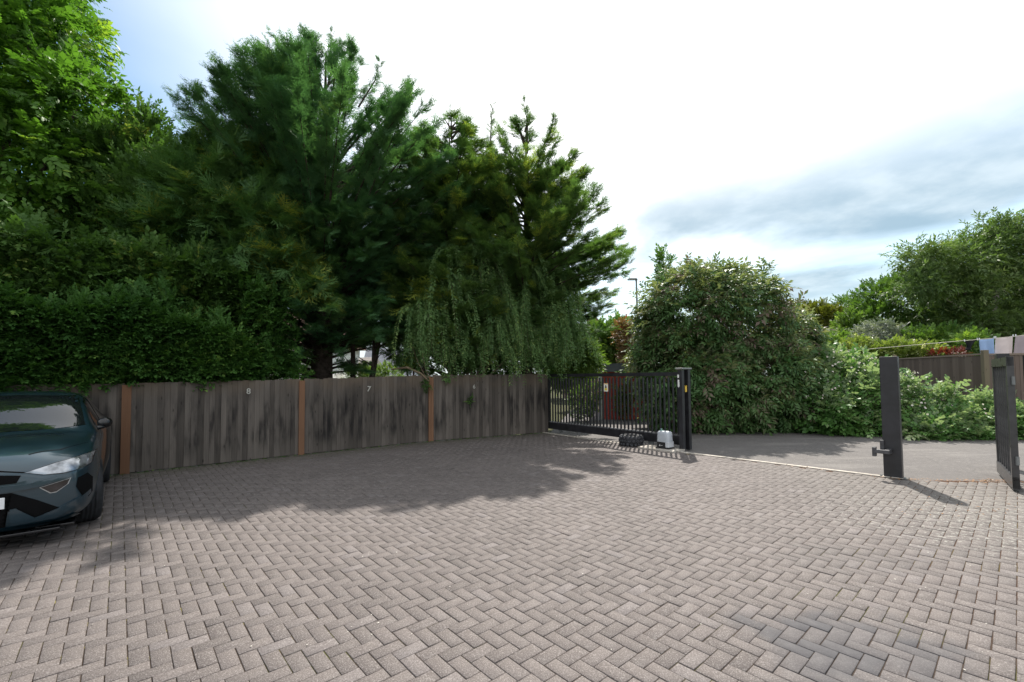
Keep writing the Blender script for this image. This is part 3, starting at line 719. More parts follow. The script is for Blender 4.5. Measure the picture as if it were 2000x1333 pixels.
# ------------------------------------------------------------------ right-hand posts and gate leaf
pr = gnd(1752, 934)
t = thing('gate_stop_post', 'thick free-standing black steel post with catch bracket at the right of the drive', 'gate post', (pr[0], pr[1] + .06, -.02), gaz + R(4))
mb = MB(); mb.box((0, 0, 1.01), (.235, .16, 2.02), bevel=.006); mb.build('column', m_black, t)
mb = MB(); mb.box((0, 0, .012), (.36, .26, .024)); mb.build('base_plate', m_black, t)
mb = MB()
for bx_ in (-.15, .15):
    mb = MB(); mb.lathe([(.018, 0), (.018, .022), (.012, .03)], 6, Matrix.Translation((bx_, sf * .09, .024))); mb.build('anchor_bolt', m_galv, t)
brk = MB(); m_brk = plain('scuffed_black', (.05, .05, .055), .35, .6, var=.4)
brk.box((-.03, sf * .17, .46), (.07, .22, .07), bevel=.004); brk.box((-.10, sf * .27, .46), (.20, .07, .06), bevel=.004); brk.box((-.20, sf * .25, .45), (.05, .09, .15), bevel=.004); brk.box((-.12, sf * .10, .53), (.05, .06, .20), bevel=.004)
brk.build('catch_bracket', m_brk, t)

lA, lB = gnd(1986, 962), gnd(1953, 925)                                # near and far end of the open leaf
ld = (lB - lA)[:2]; LL = np.linalg.norm(ld); laz = math.atan2(ld[1], ld[0])
t = thing('side_gate', 'narrow black barred steel gate leaf standing open at the right edge', 'gate', (lA[0], lA[1], 0), laz)
mb = MB(); mb.box((LL / 2, 0, 1.88), (LL, .07, .13)); mb.box((LL / 2, 0, .12), (LL, .07, .18)); mb.box((.035, 0, 1.0), (.07, .075, 1.9)); mb.box((LL - .035, 0, 1.0), (.07, .06, 1.9)); mb.build('frame', plain('grey_black_paint', (.032, .032, .034), .30, .7, var=.3), t)
mb = MB(); mb.box((0, 0, 0), (.022, .026, 1.62)); b0 = mb.build('bar', plain('worn_bar_paint', (.045, .045, .047), .35, .6, var=.3), t)
for i in range(7):
    o = b0 if i == 0 else b0.copy()
    if i: COL.objects.link(o); o.parent = t
    o.location = (.16 + (LL - .32) * i / 6, 0, 1.01)
for z in (.45, 1.6):
    mb = MB(); mb.lathe([(.022, -.06), (.022, .06)], 10, Matrix.Translation((-.02, -.02, z))); mb.build('hinge', m_galv, t)
pb = at(1957, 692, 8.15)
mb = MB(); mb.box((pb[0], pb[1], 1.02), (.24, .16, 2.09), laz, bevel=.006); o = mb.build('gate_post', m_black); tag(o, 'square black steel post directly behind the open side gate leaf', 'gate post')
# railing that carries on out of the picture from the hinge
t = thing('railing_panel', 'black steel railing with upright bars running out of the right edge beside the open leaf', 'railing', (lA[0] + .20, lA[1] - .06, 0), R(-20))
mb = MB(); mb.box((1.2, 0, 1.86), (2.4, .06, .12)); mb.box((1.2, 0, .12), (2.4, .06, .14)); mb.box((.0, 0, .98), (.08, .08, 1.96)); mb.box((2.4, 0, .98), (.08, .08, 1.96)); mb.build('frame', m_black, t)
mb = MB(); mb.box((0, 0, 0), (.022, .04, 1.66)); b0 = mb.build('bar', m_black, t)
for i in range(12):
    o = b0 if i == 0 else b0.copy()
    if i: COL.objects.link(o); o.parent = t
    o.location = (.22 + 2.0 * i / 11, 0, 1.0)

# ------------------------------------------------------------------ parked car
m_paint = NT('petrol_blue_paint')
_f = m_paint.noise(420, m_paint.obj(), 2)
m_paint.set(m_paint.mix(_f, (0.010, 0.030, 0.044), (0.017, 0.045, 0.063)), 0.30, 0.5, 0.30, 1.0); m_paint.b.inputs['Coat Roughness'].default_value = 0.04
m_paint = m_paint.m
m_cglass = plain('car_glass', (0.008, 0.010, 0.012), 0.02, 0.9, var=0.1)
m_lamp = NT('headlight_lens'); _f = m_lamp.noise(7, m_lamp.obj(), 3); m_lamp.set(m_lamp.mix(m_lamp.rng(_f, .35, .65), (.10, .11, .12), (.42, .44, .47)), .06, .7, .55, 1.0); m_lamp = m_lamp.m
m_trim = plain('gloss_black_trim', (0.008, 0.008, 0.009), 0.25, 0.5, var=0.3)
m_dark = plain('grille_black', (0.004, 0.004, 0.0045), 0.8, 0.1, var=0.3)
CAR = thing('parked_car', 'dark petrol-blue crossover car parked nose out against the fence', 'car', (-5.82, 5.0, 0), R(-50))
STN = [  # x, half width, bottom, shoulder, top, roof half width, roof edge z
    (.925, .46, .36, .62, .70, 0, 0), (.905, .70, .25, .74, .835, 0, 0), (.83, .81, .20, .835, .935, 0, 0), (.66, .88, .19, .895, .995, 0, 0),
    (.36, .915, .19, .94, 1.035, 0, 0), (0, .92, .19, .975, 1.065, 0, 0), (-.30, .92, .19, .99, 1.065, 0, 0), (-.50, .92, .19, 1.0, 1.08, 0, 0),
    (-.72, .92, .19, 1.01, 1.20, .73, 1.145), (-1.02, .92, .19, 1.03, 1.39, .67, 1.34), (-1.32, .92, .19, 1.035, 1.515, .63, 1.465), (-1.85, .92, .19, 1.04, 1.575, .63, 1.52),
    (-2.5, .92, .19, 1.05, 1.55, .62, 1.49), (-3.0, .915, .20, 1.06, 1.44, .59, 1.38), (-3.35, .89, .24, 1.05, 1.22, .55, 1.17), (-3.52, .83, .32, .98, 1.04, 0, 0), (-3.58, .6, .45, .87, .92, 0, 0)]
bm = bmesh.new(); rings = []
for (x, hw_, zb, zs_, zt, yr, zr) in STN:
    pr_ = [(0, zb), (.55 * hw_, zb), (.90 * hw_, zb + .03), (.985 * hw_, zb + .14), (hw_, .5 * (zb + zs_) + .03), (.985 * hw_, zs_ - .12), (.95 * hw_, zs_ - .02)]
    if yr: pr_ += [(.90 * hw_, zs_ + .012), (.5 * (.88 * hw_ + yr), .5 * (zs_ + zr) + .02), (yr, zr), (.62 * yr, zt - .012), (0, zt)]
    else: pr_ += [(.88 * hw_, zs_ + .012), (.72 * hw_, zs_ + (zt - zs_) * .42), (.58 * hw_, zs_ + (zt - zs_) * .86), (.28 * hw_, zt - .004), (0, zt)]
    r = [bm.verts.new((x, y, z)) for y, z in pr_] + [bm.verts.new((x, -y, z)) for y, z in pr_[-2:0:-1]]
    rings.append(r)
for a, b in zip(rings[:-1], rings[1:]):
    k = len(a)
    for i in range(k): bm.faces.new([a[i], a[(i + 1) % k], b[(i + 1) % k], b[i]])
bm.faces.new(rings[0]); bm.faces.new(rings[-1][::-1])
bmesh.ops.recalc_face_normals(bm, faces=bm.faces)
me = bpy.data.meshes.new('body'); bm.to_mesh(me); bm.free()
body = link('body', me, m_paint)
md = body.modifiers.new('s', 'SUBSURF'); md.levels = md.render_levels = 3
bpy.context.view_layer.update()
dg = bpy.context.evaluated_depsgraph_get(); full = bpy.data.meshes.new_from_object(body.evaluated_get(dg))
bvh = BVHTree.FromPolygons([v.co for v in full.vertices], [tuple(p.vertices) for p in full.polygons])
cut = []
for x in (0.0, -2.68):
    for s_ in (1, -1):
        mb = MB(); mb.lathe([(.385, .52), (.385, 1.2)], 40, Matrix.Translation((x, 0, .345)) @ Matrix.Rotation(R(-90 * s_), 4, 'X')); o = mb.build('cutter', None); cut.append(o)
        q = body.modifiers.new('b', 'BOOLEAN'); q.object = o; q.operation = 'DIFFERENCE'; q.solver = 'EXACT'
bpy.context.view_layer.update()
dg = bpy.context.evaluated_depsgraph_get(); me2 = bpy.data.meshes.new_from_object(body.evaluated_get(dg))
for p in me2.polygons: p.use_smooth = True
body.modifiers.clear(); body.data = me2; me2.name = 'body'
me2.materials.clear(); me2.materials.append(m_paint)
for o in cut: bpy.data.objects.remove(o)
body.parent = CAR
def decal(name, polys, mat, axis='x', off=.004, parent=None, side=1, maxe=.05, thick=.0):
    """a trim piece that hugs the body: outline in front view (y, z) or side view (x, z)"""
    bm = bmesh.new()
    for poly in (polys if isinstance(polys[0][0], (tuple, list)) else [polys]):
        f = bm.faces.new([bm.verts.new((0, a, b)) if axis == 'x' else bm.verts.new((a, b, 0)) if axis == 'z' else bm.verts.new((a, 0, b)) for a, b in poly]); bmesh.ops.triangulate(bm, faces=[f])
    for _ in range(6):
        es = [e for e in bm.edges if e.calc_length() > maxe]
        if not es: break
        bmesh.ops.subdivide_edges(bm, edges=es, cuts=1); bmesh.ops.triangulate(bm, faces=[f for f in bm.faces if len(f.verts) > 3])
    for v in bm.verts:
        if axis == 'z': o_, d_ = Vector((v.co.x, v.co.y, 4)), Vector((0, 0, -1))
        elif axis == 'x': o_, d_ = Vector((3, v.co.y, v.co.z)), Vector((-1, 0, 0))
        else: o_, d_ = Vector((v.co.x, 3 * side, v.co.z)), Vector((0, -side, 0))
        h = bvh.ray_cast(o_, d_)
        if h[0] is not None: v.co = h[0] + (h[1] * off if off < .02 else -d_ * off)
        else:
            h = bvh.find_nearest(Vector((.5, v.co.y, v.co.z)) if axis == 'x' else Vector((v.co.x, side, v.co.z))); v.co = h[0] + h[1] * off
    if thick:
        old = list(bm.verts); r = bmesh.ops.extrude_face_region(bm, geom=list(bm.faces)); new = {v for v in r['geom'] if isinstance(v, bmesh.types.BMVert)}
        for v in bm.verts:
            if v not in new: v.co.x -= thick
    bmesh.ops.recalc_face_normals(bm, faces=bm.faces)
    me = bpy.data.meshes.new(name); bm.to_mesh(me); bm.free()
    for p in me.polygons: p.use_smooth = not thick
    o = link(name, me, mat); o.parent = parent or CAR; return o
def mir(p): return [(-a, b) for a, b in p][::-1]
def grow(p, k):
    c = (sum(a for a, _ in p) / len(p), sum(b for _, b in p) / len(p)); out = []
    for a, b in p:
        d = math.hypot(a - c[0], b - c[1]); out.append((a + (a - c[0]) / d * k, b + (b - c[1]) / d * k))
    return out
HL = [(.385, .775), (.52, .738), (.66, .735), (.80, .755), (.855, .79), (.868, .885), (.80, .880), (.60, .838)]
for P_ in (HL, mir(HL)):
    decal('headlight_surround', grow(P_, .012), m_trim, off=.003, maxe=.03)
    h_ = decal('headlight', P_, m_lamp, off=.007, maxe=.03)
decal('upper_grille', [(-.36, .752), (-.33, .680), (.33, .680), (.36, .752), (.22, .772), (-.22, .772)], m_dark, off=.004)
LG = [(0, .590), (.30, .590), (.47, .495), (.645, .375), (.62, .350), (.40, .300), (.345, .340), (.315, .405), (.27, .415), (.262, .255), (0, .25)]
decal('lower_grille', [LG, mir(LG)], m_dark, off=.004)
for P_ in ([(.50, .610), (.71, .668), (.69, .612), (.615, .552), (.575, .547)],):
    for Q in (P_, mir(P_)):
        decal('lamp_bezel', grow(Q, .010), plain('satin_silver', (.45, .46, .47), .3, .5, metal=.6) if Q is P_ else m_trim, off=.004, maxe=.03)
        decal('indicator_lamp', Q, plain('smoked_lens', (.035, .030, .030), .1, .6, var=.4), off=.007, maxe=.03)
SI = [(.765, .660), (.835, .69), (.872, .62), (.872, .46), (.845, .42), (.80, .46), (.755, .57)]
for Q in (SI, mir(SI)): decal('side_intake', Q, m_dark, off=.004, maxe=.03)
decal('front_lip', [(-.78, .262), (-.60, .215), (.60, .215), (.78, .262), (.74, .285), (.58, .245), (-.58, .245), (-.74, .285)], m_paint, off=.018, maxe=.05)
for sg_ in (1, -1):
    Q = [(.30, .262), (.295, .43), (.335, .435), (.40, .335), (.47, .315), (.66, .39), (.80, .455), (.865, .50), (.868, .455), (.80, .385), (.62, .275)]
    o = decal('bumper_blade', Q if sg_ > 0 else mir(Q), m_paint, off=.030, maxe=.03, thick=.05)
for sg_ in (1, -1):
    Q = [(0, .602), (.31, .602), (.48, .622), (.70, .685), (.862, .752), (.862, .776), (.70, .724), (.45, .668), (.33, .664), (0, .664)]
    o = decal('bumper_band', Q if sg_ > 0 else mir(Q), m_paint, off=.024, maxe=.03, thick=.04)
    Q = [(.765, .385 * sg_), (.62, .60 * sg_), (.20, .80 * sg_), (.19, .808 * sg_), (.63, .612 * sg_), (.775, .392 * sg_)]
    decal('bonnet_gap', Q, m_dark, 'z', off=.003, maxe=.05)
for sg_ in (1, -1):
    Q = [(0, .812), (.20, .806), (.375, .772), (.385, .782), (.21, .818), (0, .824)]
    decal('bonnet_shut_line', Q if sg_ > 0 else mir(Q), m_dark, off=.002, maxe=.04)
mb = MB(); mb.box((.80, 0, .165), (.22, 1.30, .03), bevel=.008); mb.box((.55, .60, .17), (.5, .30, .03), bevel=.008); mb.box((.55, -.60, .17), (.5, .30, .03), bevel=.008); mb.build('splitter', m_trim, CAR)
WS = [(-.575, 1.490), (0, 1.512), (.575, 1.490), (.650, 1.32), (.715, 1.112), (.40, 1.094), (0, 1.088), (-.40, 1.094), (-.715, 1.112), (-.650, 1.32)]
decal('windscreen', WS, m_cglass, off=.004, maxe=.06)
for s_ in (1, -1):
    decal('side_window', [[(-.92, 1.085), (-1.32, 1.40), (-1.62, 1.455), (-1.66, 1.085)], [(-1.74, 1.085), (-1.72, 1.46), (-2.25, 1.45), (-2.62, 1.40), (-2.68, 1.09)], [(-2.76, 1.10), (-2.72, 1.385), (-3.0, 1.28), (-3.1, 1.12)]], m_cglass, 'y', .004, side=s_, maxe=.08)
    decal('sill_trim', [(-.40, .20), (-2.28, .20), (-2.28, .30), (-.40, .30)], m_trim, 'y', .006, side=s_, maxe=.1)
    mb = MB(); mb.tube([(-.72, .83 * s_, 1.06), (-.72, .90 * s_, 1.08)], [.03, .028], 8)
    m_ = Matrix.Translation((-.76, .905 * s_, 1.125)) @ Matrix.Diagonal((.085, .082, .070, 1)) @ Matrix.Rotation(R(10), 4, 'Z')
    mb.lathe([(.001, -1), (.45, -.92), (.75, -.7), (.93, -.35), (1, 0), (.93, .4), (.72, .75), (.4, .93), (.001, 1)], 18, m_)
    o = mb.build('mirror', m_trim, CAR, True)
    mg = MB(); mg.box((-.83, .905 * s_, 1.125), (.006, .12, .10), bevel=.002); g_ = mg.build('mirror_glass', m_cglass); g_.parent = o
    for x in (0.0, -2.68):
        w = thing('wheel', None, None, (x, .79 * s_, .338), R(9) if x == 0 else 0); w.parent = CAR
        M_ = Matrix.Rotation(R(90), 4, 'X')
        mb = MB(); mb.lathe([(.235, -.105), (.27, -.118), (.315, -.116), (.332, -.09), (.338, -.05), (.338, .05), (.332, .09), (.315, .116), (.27, .118), (.235, .105), (.22, .0)], 56, M_, closed=True)
        for j in (-.055, -.018, .018, .055): mb.lathe([(.334, j - .013), (.3405, j - .012), (.3405, j + .012), (.334, j + .013)], 56, M_)
        mb.build('tyre', m_rubber, w, True)
        mb = MB(); mb.lathe([(.225, -.10), (.24, -.10), (.24, .10), (.225, .10), (.205, .02), (.205, -.02)], 40, M_, closed=True)
        for k in range(10):
            a = 2 * math.pi * k / 10; mb.box(None, (.19, .03, .035), mat=Matrix.Rotation(-a, 4, 'Y') @ Matrix.Translation((.12, s_ * .075, 0)))
        mb.lathe([(.001, .0), (.05, .0), (.05, .085), (.001, .09)], 18, Matrix.Rotation(R(-90 * s_), 4, 'X')); mb.build('rim', m_trim, w)
pl = MB(); pl.box((.945, 0, .50), (.012, .52, .111), bevel=.004); o = pl.build('number_plate', m_white, CAR)
mk = MB(); mk.box((.9525, .215, .50), (.002, .012, .078), 0); o2 = mk.build('plate_mark', m_blk); o2.parent = o
# rubbing line of the bonnet and roof aerial
mb = MB(); mb.box((-2.75, 0, 1.54), (.20, .035, .06), bevel=.015, taper=.5); mb.build('roof_aerial', m_trim, CAR)

# ------------------------------------------------------------------ trees and shrubs behind the fence
T_BROAD = [twig_t(9, .40, .30, 60, .30, s, .08) for s in (1, 2, 3)]
T_SMALL = [twig_t(11, .34, .28, 55, .15, s, .08) for s in (4, 5, 6)]
T_LANCE = [twig_t(9, .50, .15, 48, .75, s, .06) for s in (7, 8, 9)]
T_BUSH = [twig_t(9, .46, .19, 52, .55, s, .07) for s in (21, 22, 23)]
T_IVY = [twig_t(8, .36, .34, 70, .35, s, .06) for s in (10, 11, 12)]
T_SPRAY = [spray_t(8, 2, s, 34, .045, .55) for s in (1, 2, 3, 4)]
T_SPRAY2 = [spray_t(8, 2, s, 42, .055, .22) for s in (5, 6, 7)]
T_YEW = [spray_t(7, 2, s, 46, .07, .18) for s in (8, 9, 10)]

m_maple = leafmat('maple_leaves', (0.048, 0.125, 0.019), (0.128, 0.264, 0.038), (0.272, 0.400, 0.056), .42, .5, .3)
m_olive = leafmat('fine_olive_leaves', (0.036, 0.087, 0.021), (0.100, 0.190, 0.043), (0.217, 0.260, 0.065), .38, .6, .15)
m_hedge = leafmat('hedge_leaves', (0.025, 0.075, 0.017), (0.084, 0.187, 0.037), (0.159, 0.262, 0.056), .32, .55, .15)
m_cyp = leafmat('cypress_sprays', (0.044, 0.120, 0.057), (0.120, 0.246, 0.097), (0.232, 0.356, 0.114), .36, .6, .15)
m_cypy = leafmat('yellow_green_sprays', (0.045, 0.111, 0.041), (0.158, 0.252, 0.072), (0.363, 0.432, 0.083), .42, .6, .2)
m_yewl = leafmat('feathery_sprays', (0.045, 0.116, 0.041), (0.134, 0.251, 0.078), (0.250, 0.290, 0.055), .34, .6, .2)
m_weep = leafmat('weeping_leaves', (0.061, 0.129, 0.041), (0.153, 0.268, 0.083), (0.294, 0.407, 0.128), .32, .55, .3, back=(0.284, 0.384, 0.145))
m_bright = leafmat('bright_leaves', (0.060, 0.120, 0.025), (0.155, 0.240, 0.050), (0.280, 0.340, 0.100), .42)
m_laurel = leafmat('bush_leaves', (0.037, 0.102, 0.029), (0.116, 0.201, 0.069), (0.146, 0.104, 0.083), .30, .52, .28, back=(0.253, 0.272, 0.162))
m_bramble = leafmat('bramble_leaves', (0.051, 0.139, 0.034), (0.145, 0.281, 0.071), (0.442, 0.510, 0.289), .30, .42, .4, back=(0.340, 0.408, 0.289))
m_flower = leafmat('bramble_blossom', (0.550, 0.420, 0.420), (0.800, 0.760, 0.720), None, .3)
m_varieg = leafmat('variegated_leaves', (0.075, 0.150, 0.030), (0.300, 0.330, 0.090), (0.620, 0.620, 0.420), .35, .35, .4)
m_grey = leafmat('grey_leaves', (0.112, 0.144, 0.120), (0.272, 0.296, 0.248), (0.416, 0.416, 0.352), .25)
m_far = leafmat('far_leaves', (0.045, 0.102, 0.022), (0.136, 0.232, 0.045), (0.240, 0.336, 0.056), .35)
m_fary = leafmat('far_yellow_leaves', (0.070, 0.090, 0.016), (0.170, 0.180, 0.028), (0.240, 0.230, 0.040), .38)
m_will = leafmat('willowy_leaves', (0.055, 0.107, 0.035), (0.165, 0.238, 0.079), (0.275, 0.346, 0.142), .40)
m_red = leafmat('red_leaves', (0.084, 0.012, 0.012), (0.180, 0.036, 0.027), None, .3)
m_copper = leafmat('copper_leaves', (0.085, 0.050, 0.026), (0.200, 0.125, 0.055), (0.400, 0.100, 0.040), .3)

def B(px, py, Y, rx, ry, rz):
    p = at(px, py, Y); return (p[0], p[1], p[2], rx, ry, rz)
def base(px, Y): p = at(px, 740, Y); return np.array([p[0], Y, -.08])

# big-leaved tree at the left edge
leafy('broadleaf_tree', 'tall bright green broad-leaved tree filling the left edge', 'tree', base(-40, 11.2),
      [B(-30, 190, 10.9, 2.55, 2.3, 2.1), B(-60, -60, 11.2, 2.2, 2.3, 2.2), B(30, 340, 10.6, 1.9, 1.7, 1.5), B(-110, 480, 10.6, 2.3, 1.9, 1.6), B(-120, -260, 11.5, 2.0, 2.0, 2.2), B(60, 80, 11.0, 1.15, 1.2, 1.2), B(150, 215, 10.7, .95, 1.0, .9), B(-260, 150, 11.3, 2.5, 2.2, 2.6), B(90, 460, 10.9, 1.4, 1.2, 1.0)],
      9500, .32, T_BROAD, m_maple, .22, 3, up=.1, droop=.25, depth=.22, clump=6, spread=.22)
# fine-leaved thicket tree between it and the big conifer
leafy('fine_leaved_tree', 'loose dark olive tree with thin upright sprigs right of the bright left tree', 'tree', base(250, 11.4),
      [B(262, 330, 11.3, .80, .9, .90), B(215, 440, 11.2, 1.1, 1.0, .9), B(330, 420, 11.1, 1.2, 1.1, 1.3), B(285, 265, 11.4, .26, .3, .62), B(195, 330, 11.6, .7, .8, .7), B(120, 545, 11.0, 1.5, 1.0, .7), B(300, 540, 11.1, 1.5, 1.1, .8), B(390, 350, 11.3, .7, .7, .9)],
      7600, .26, T_SMALL, m_olive, .10, 13, up=.8, depth=.34, rough=.26, k=5.0, clump=7, spread=.16)
# feathery mid tree with yellowish tips leaning to the right
t = leafy('feathery_tree', 'mid-green feathery evergreen with yellowish tips in front of the tallest conifer', 'tree', base(455, 11.2),
      [B(420, 400, 11.0, 1.15, 1.1, 1.25), B(500, 450, 10.9, 1.05, 1.0, .95), B(365, 470, 10.9, 1.0, .9, .9), B(480, 345, 11.2, .9, .9, .8), B(555, 520, 10.9, .62, .7, .55), B(440, 560, 10.9, 1.3, .9, .75), B(600, 560, 10.8, .38, .5, .28), B(545, 350, 11.4, .55, .6, .6)],
      3600, .40, T_YEW, m_yewl, .10, 23, up=.45, depth=.26, rough=.26, k=5.0, clump=7, spread=.16,
      tintfn=lambda P, ti, z: np.clip(ti + .32 * (P[:, 0] > at(560, 500, 10.9)[0]) * (rng.random(len(P)) > .35), 0, 1))
# tallest conifer
def el_cyp(z): return np.interp(z, [2, 5, 9, 12], [.10, .45, .80, 1.2])
cb_ = base(628, 12.6); cx_ = cb_[0]
lead = []
for (px0, py0, px1, py1, px2, py2) in ((590, 190, 560, 90, 528, 62), (610, 180, 610, 80, 586, 55), (650, 180, 670, 100, 645, 62), (560, 230, 500, 160, 478, 122), (520, 260, 440, 190, 418, 168), (470, 320, 400, 240, 345, 226), (700, 210, 745, 150, 742, 118), (740, 250, 800, 190, 795, 150), (480, 290, 420, 215, 385, 204), (640, 170, 650, 90, 672, 84), (470, 250, 440, 220, 505, 128)):
    y_ = 12.4 + random.uniform(-.5, .5); lead.append((at(px0, py0, y_), at(px1, py1, y_), at(px2, py2, y_)))
conifer('conifer', 'tallest dark green cypress with nodding feathery tips above the fence', tuple(cb_),
        [(1.95, 1.7), (3.1, 2.6), (4.3, 3.2), (5.8, 3.58), (7.3, 3.45), (8.4, 3.1), (9.4, 2.45), (10.2, 1.65), (10.8, .95), (11.3, .30)],
        520, 27, .38, T_SPRAY, m_cyp, .30, el_cyp, .10, 5, ca=lambda az, z: np.where((z < 7.4) & (np.sin(az) < -.2), np.where(z < 3.8, .85, .6), np.where((np.cos(az) > .2) & (z > 6.5), 1.15, 1.0)), leaders=lead, lobek=2.6, lobea=.17, t0=.34, tipt=.18)
# slimmer yellow-green conifer behind it
cb2 = base(882, 13.6)
conifer('conifer', 'slim yellow-green conifer standing behind the gap between the two big conifers', tuple(cb2),
        [(2.2, 1.2), (3.6, 1.8), (5.3, 1.9), (7.0, 1.7), (8.3, 1.35), (9.3, .95), (9.95, .25)],
        330, 20, .40, T_SPRAY2, m_cypy, .15, lambda z: z * 0 + .45, .05, 15, lobea=.24, tipt=.3)
# tiered conifer on the right with outstretched branches
cb3 = base(1030, 14.0)
def azg(az, z): return .85 + .15 * np.cos(az - R(10))
def cag(az, z): return np.where((z < 3.3) & (np.cos(az - R(5)) > .1), .45, 1.0) * np.where((z < 5.0) & (np.sin(az) < -.15), .42, 1.0)
lead = [(at(960, 330, 14.0), at(955, 260, 14.0), at(962, 205, 14.0)), (at(1030, 300, 14.0), at(1035, 240, 14.0), at(1022, 196, 14.0)), (at(1060, 290, 13.9), at(1085, 240, 13.9), at(1082, 228, 13.9)), (at(990, 320, 14.0), at(985, 270, 14.0), at(978, 255, 14.0))]
conifer('conifer', 'open tiered conifer with branches reaching right into the sky beside the gate', tuple(cb3),
        [(2.3, 2.3), (3.2, 2.75), (4.3, 3.0), (5.4, 3.0), (6.3, 2.65), (7.2, 2.15), (8.1, 1.75), (8.9, 1.38), (9.5, .85), (10.05, .12)],
        350, 23, .35, T_SPRAY2, m_cypy, .18, lambda z: np.interp(z, [2, 6, 10], [.10, .30, .8]), -.06, 25, leaders=lead, lobek=5, lobea=.17, t0=.24, tipj=.20, azb=azg, ca=cag, layers=.58, tipt=.30)
# weeping shrub arching over the fence
def weeping(name, label, b, crowns, n, mat, seed):
    t = thing(name, label, 'shrub', tuple(b)); g = np.random.default_rng(seed)
    Ps, Ds, Us, Ss, Ts = [], [], [], [], []; mb = MB()
    for i in range(n):
        c = crowns[g.integers(len(crowns))]; c0 = np.array(c[:3]) + g.normal(0, 1, 3) * np.array([c[3], c[4], c[5]]) * .55
        a = g.uniform(0, 2 * np.pi); L = c[6] * g.uniform(.5, 1.15); fall = L * g.uniform(.75, 1.25)
        L *= g.choice([.55, .8, 1.0, 1.15]); h = np.array([math.cos(a) * .8 + .28, -abs(math.sin(a)) * .7 - .05 if g.random() < .75 else math.sin(a), 0]) * L * g.uniform(.25, .85)
        p1 = c0 + h * g.uniform(.5, .95) + [0, 0, L * g.uniform(.05, .35)]; p2 = c0 + h + [0, 0, -fall]
        m = int(30 * L) + 8; u = np.linspace(.05, 1, m)[:, None]
        P = (1 - u) ** 2 * c0 + 2 * u * (1 - u) * p1 + u * u * p2; T = 2 * (1 - u) * (p1 - c0) + 2 * u * (p2 - p1); T /= np.linalg.norm(T, axis=1, keepdims=True)
        o = P[:, 2] > 1.25 + .3 * g.random(); P, T = P[o], T[o]
        if len(P) < 4: continue
        if i % 3 == 0: mb.tube([P[0], P[len(P) // 2], P[-1]], [.008, .005, .002], 3, False)
        tt = g.normal(.42, .24)
        for sgn in (-1, 1):
            sd = np.cross(T, [0, 1, .2]); sd /= np.linalg.norm(sd, axis=1, keepdims=True)
            Ps.append(P); Ds.append(T * .75 + sd * sgn * .8 + g.normal(0, .25, P.shape)); Us.append(np.array([0, -.6, .8]) + g.normal(0, .4, P.shape)); Ss.append(g.uniform(.075, .14, len(P)) * np.linspace(1.15, .7, len(P))); Ts.append(np.clip(tt + g.normal(0, .08, len(P)), 0, 1))
    tops = [np.array(c[:3]) for c in crowns]
    mb.tube([b, b + [.05, 0, .6], b + [.1, -.05, 1.2]], [.12, .09, .08], 8); limbs(mb, b + [.1, -.05, 1.15], tops, .04)
    o = mb.build('trunk', plain('twig_bark', (.13, .105, .075), .9, .2, var=.3), None, True); o.parent = t; o.matrix_parent_inverse = Matrix.Translation(-Vector(b))
    o = cloud('crown', np.concatenate(Ps), np.concatenate(Ds), np.concatenate(Us), np.concatenate(Ss), [leaf_t(.17, .05, .1)], mat, np.concatenate(Ts)); o.parent = t; o.matrix_parent_inverse = Matrix.Translation(-Vector(b))
    return t
def C(px, py, Y, sx, sy, sz, L): p = at(px, py, Y); return (p[0], p[1], p[2], sx, sy, sz, L)
weeping('weeping_shrub', 'grey-green weeping shrub trailing long strands over the fence beside the gate', base(905, 13.2),
        [C(920, 485, 12.9, .70, .35, .3, 2.0), C(1000, 505, 13.4, .7, .35, .3, 2.0), C(865, 540, 12.6, .45, .30, .3, 1.7), C(1060, 540, 13.8, .5, .35, .3, 2.0), C(960, 590, 13.0, .8, .35, .3, 1.5), C(825, 610, 12.4, .35, .25, .3, 1.4), C(1085, 630, 13.9, .4, .35, .25, 1.3), C(900, 640, 12.7, .6, .25, .25, 1.1), C(1010, 640, 13.3, .7, .3, .25, 1.2)],
        1150, m_weep, 3)
leafy('undergrowth_shrub', 'dark dense shrub behind the strands of the weeping shrub', 'shrub', base(970, 14.8),
      [B(880, 660, 14.2, .9, .6, .8), B(960, 640, 14.8, 1.1, .7, 1.1), B(1040, 650, 15.0, .9, .7, 1.0), B(1000, 710, 14.7, 1.5, .7, .6)], 2600, .26, T_SMALL, m_olive, .06, 41, depth=.3)
leafy('small_cypress', 'yellowish young cypress bough clump over the fence left of the weeping shrub', 'shrub', base(800, 13.1),
      [B(838, 575, 12.6, .42, .45, .28), B(868, 592, 12.5, .30, .3, .16), B(800, 600, 12.8, .4, .4, .35), B(790, 680, 12.9, .4, .4, .5)], 520, .34, T_YEW, m_cypy, .06, 43, depth=.3, up=.3,
      tintfn=lambda P, ti, z: np.clip(ti + .38 * (z > .45), 0, 1))
leafy('bamboo_clump', 'sunlit light green feathery clump above the far end of the gate', 'shrub', base(1128, 16.2),
      [B(1125, 690, 16.0, .55, .5, .8), B(1148, 705, 16.0, .30, .4, .5), B(1105, 720, 15.8, .5, .5, .6)], 1500, .26, T_LANCE, m_bright, .03, 45, depth=.3, up=.5, droop=.2)
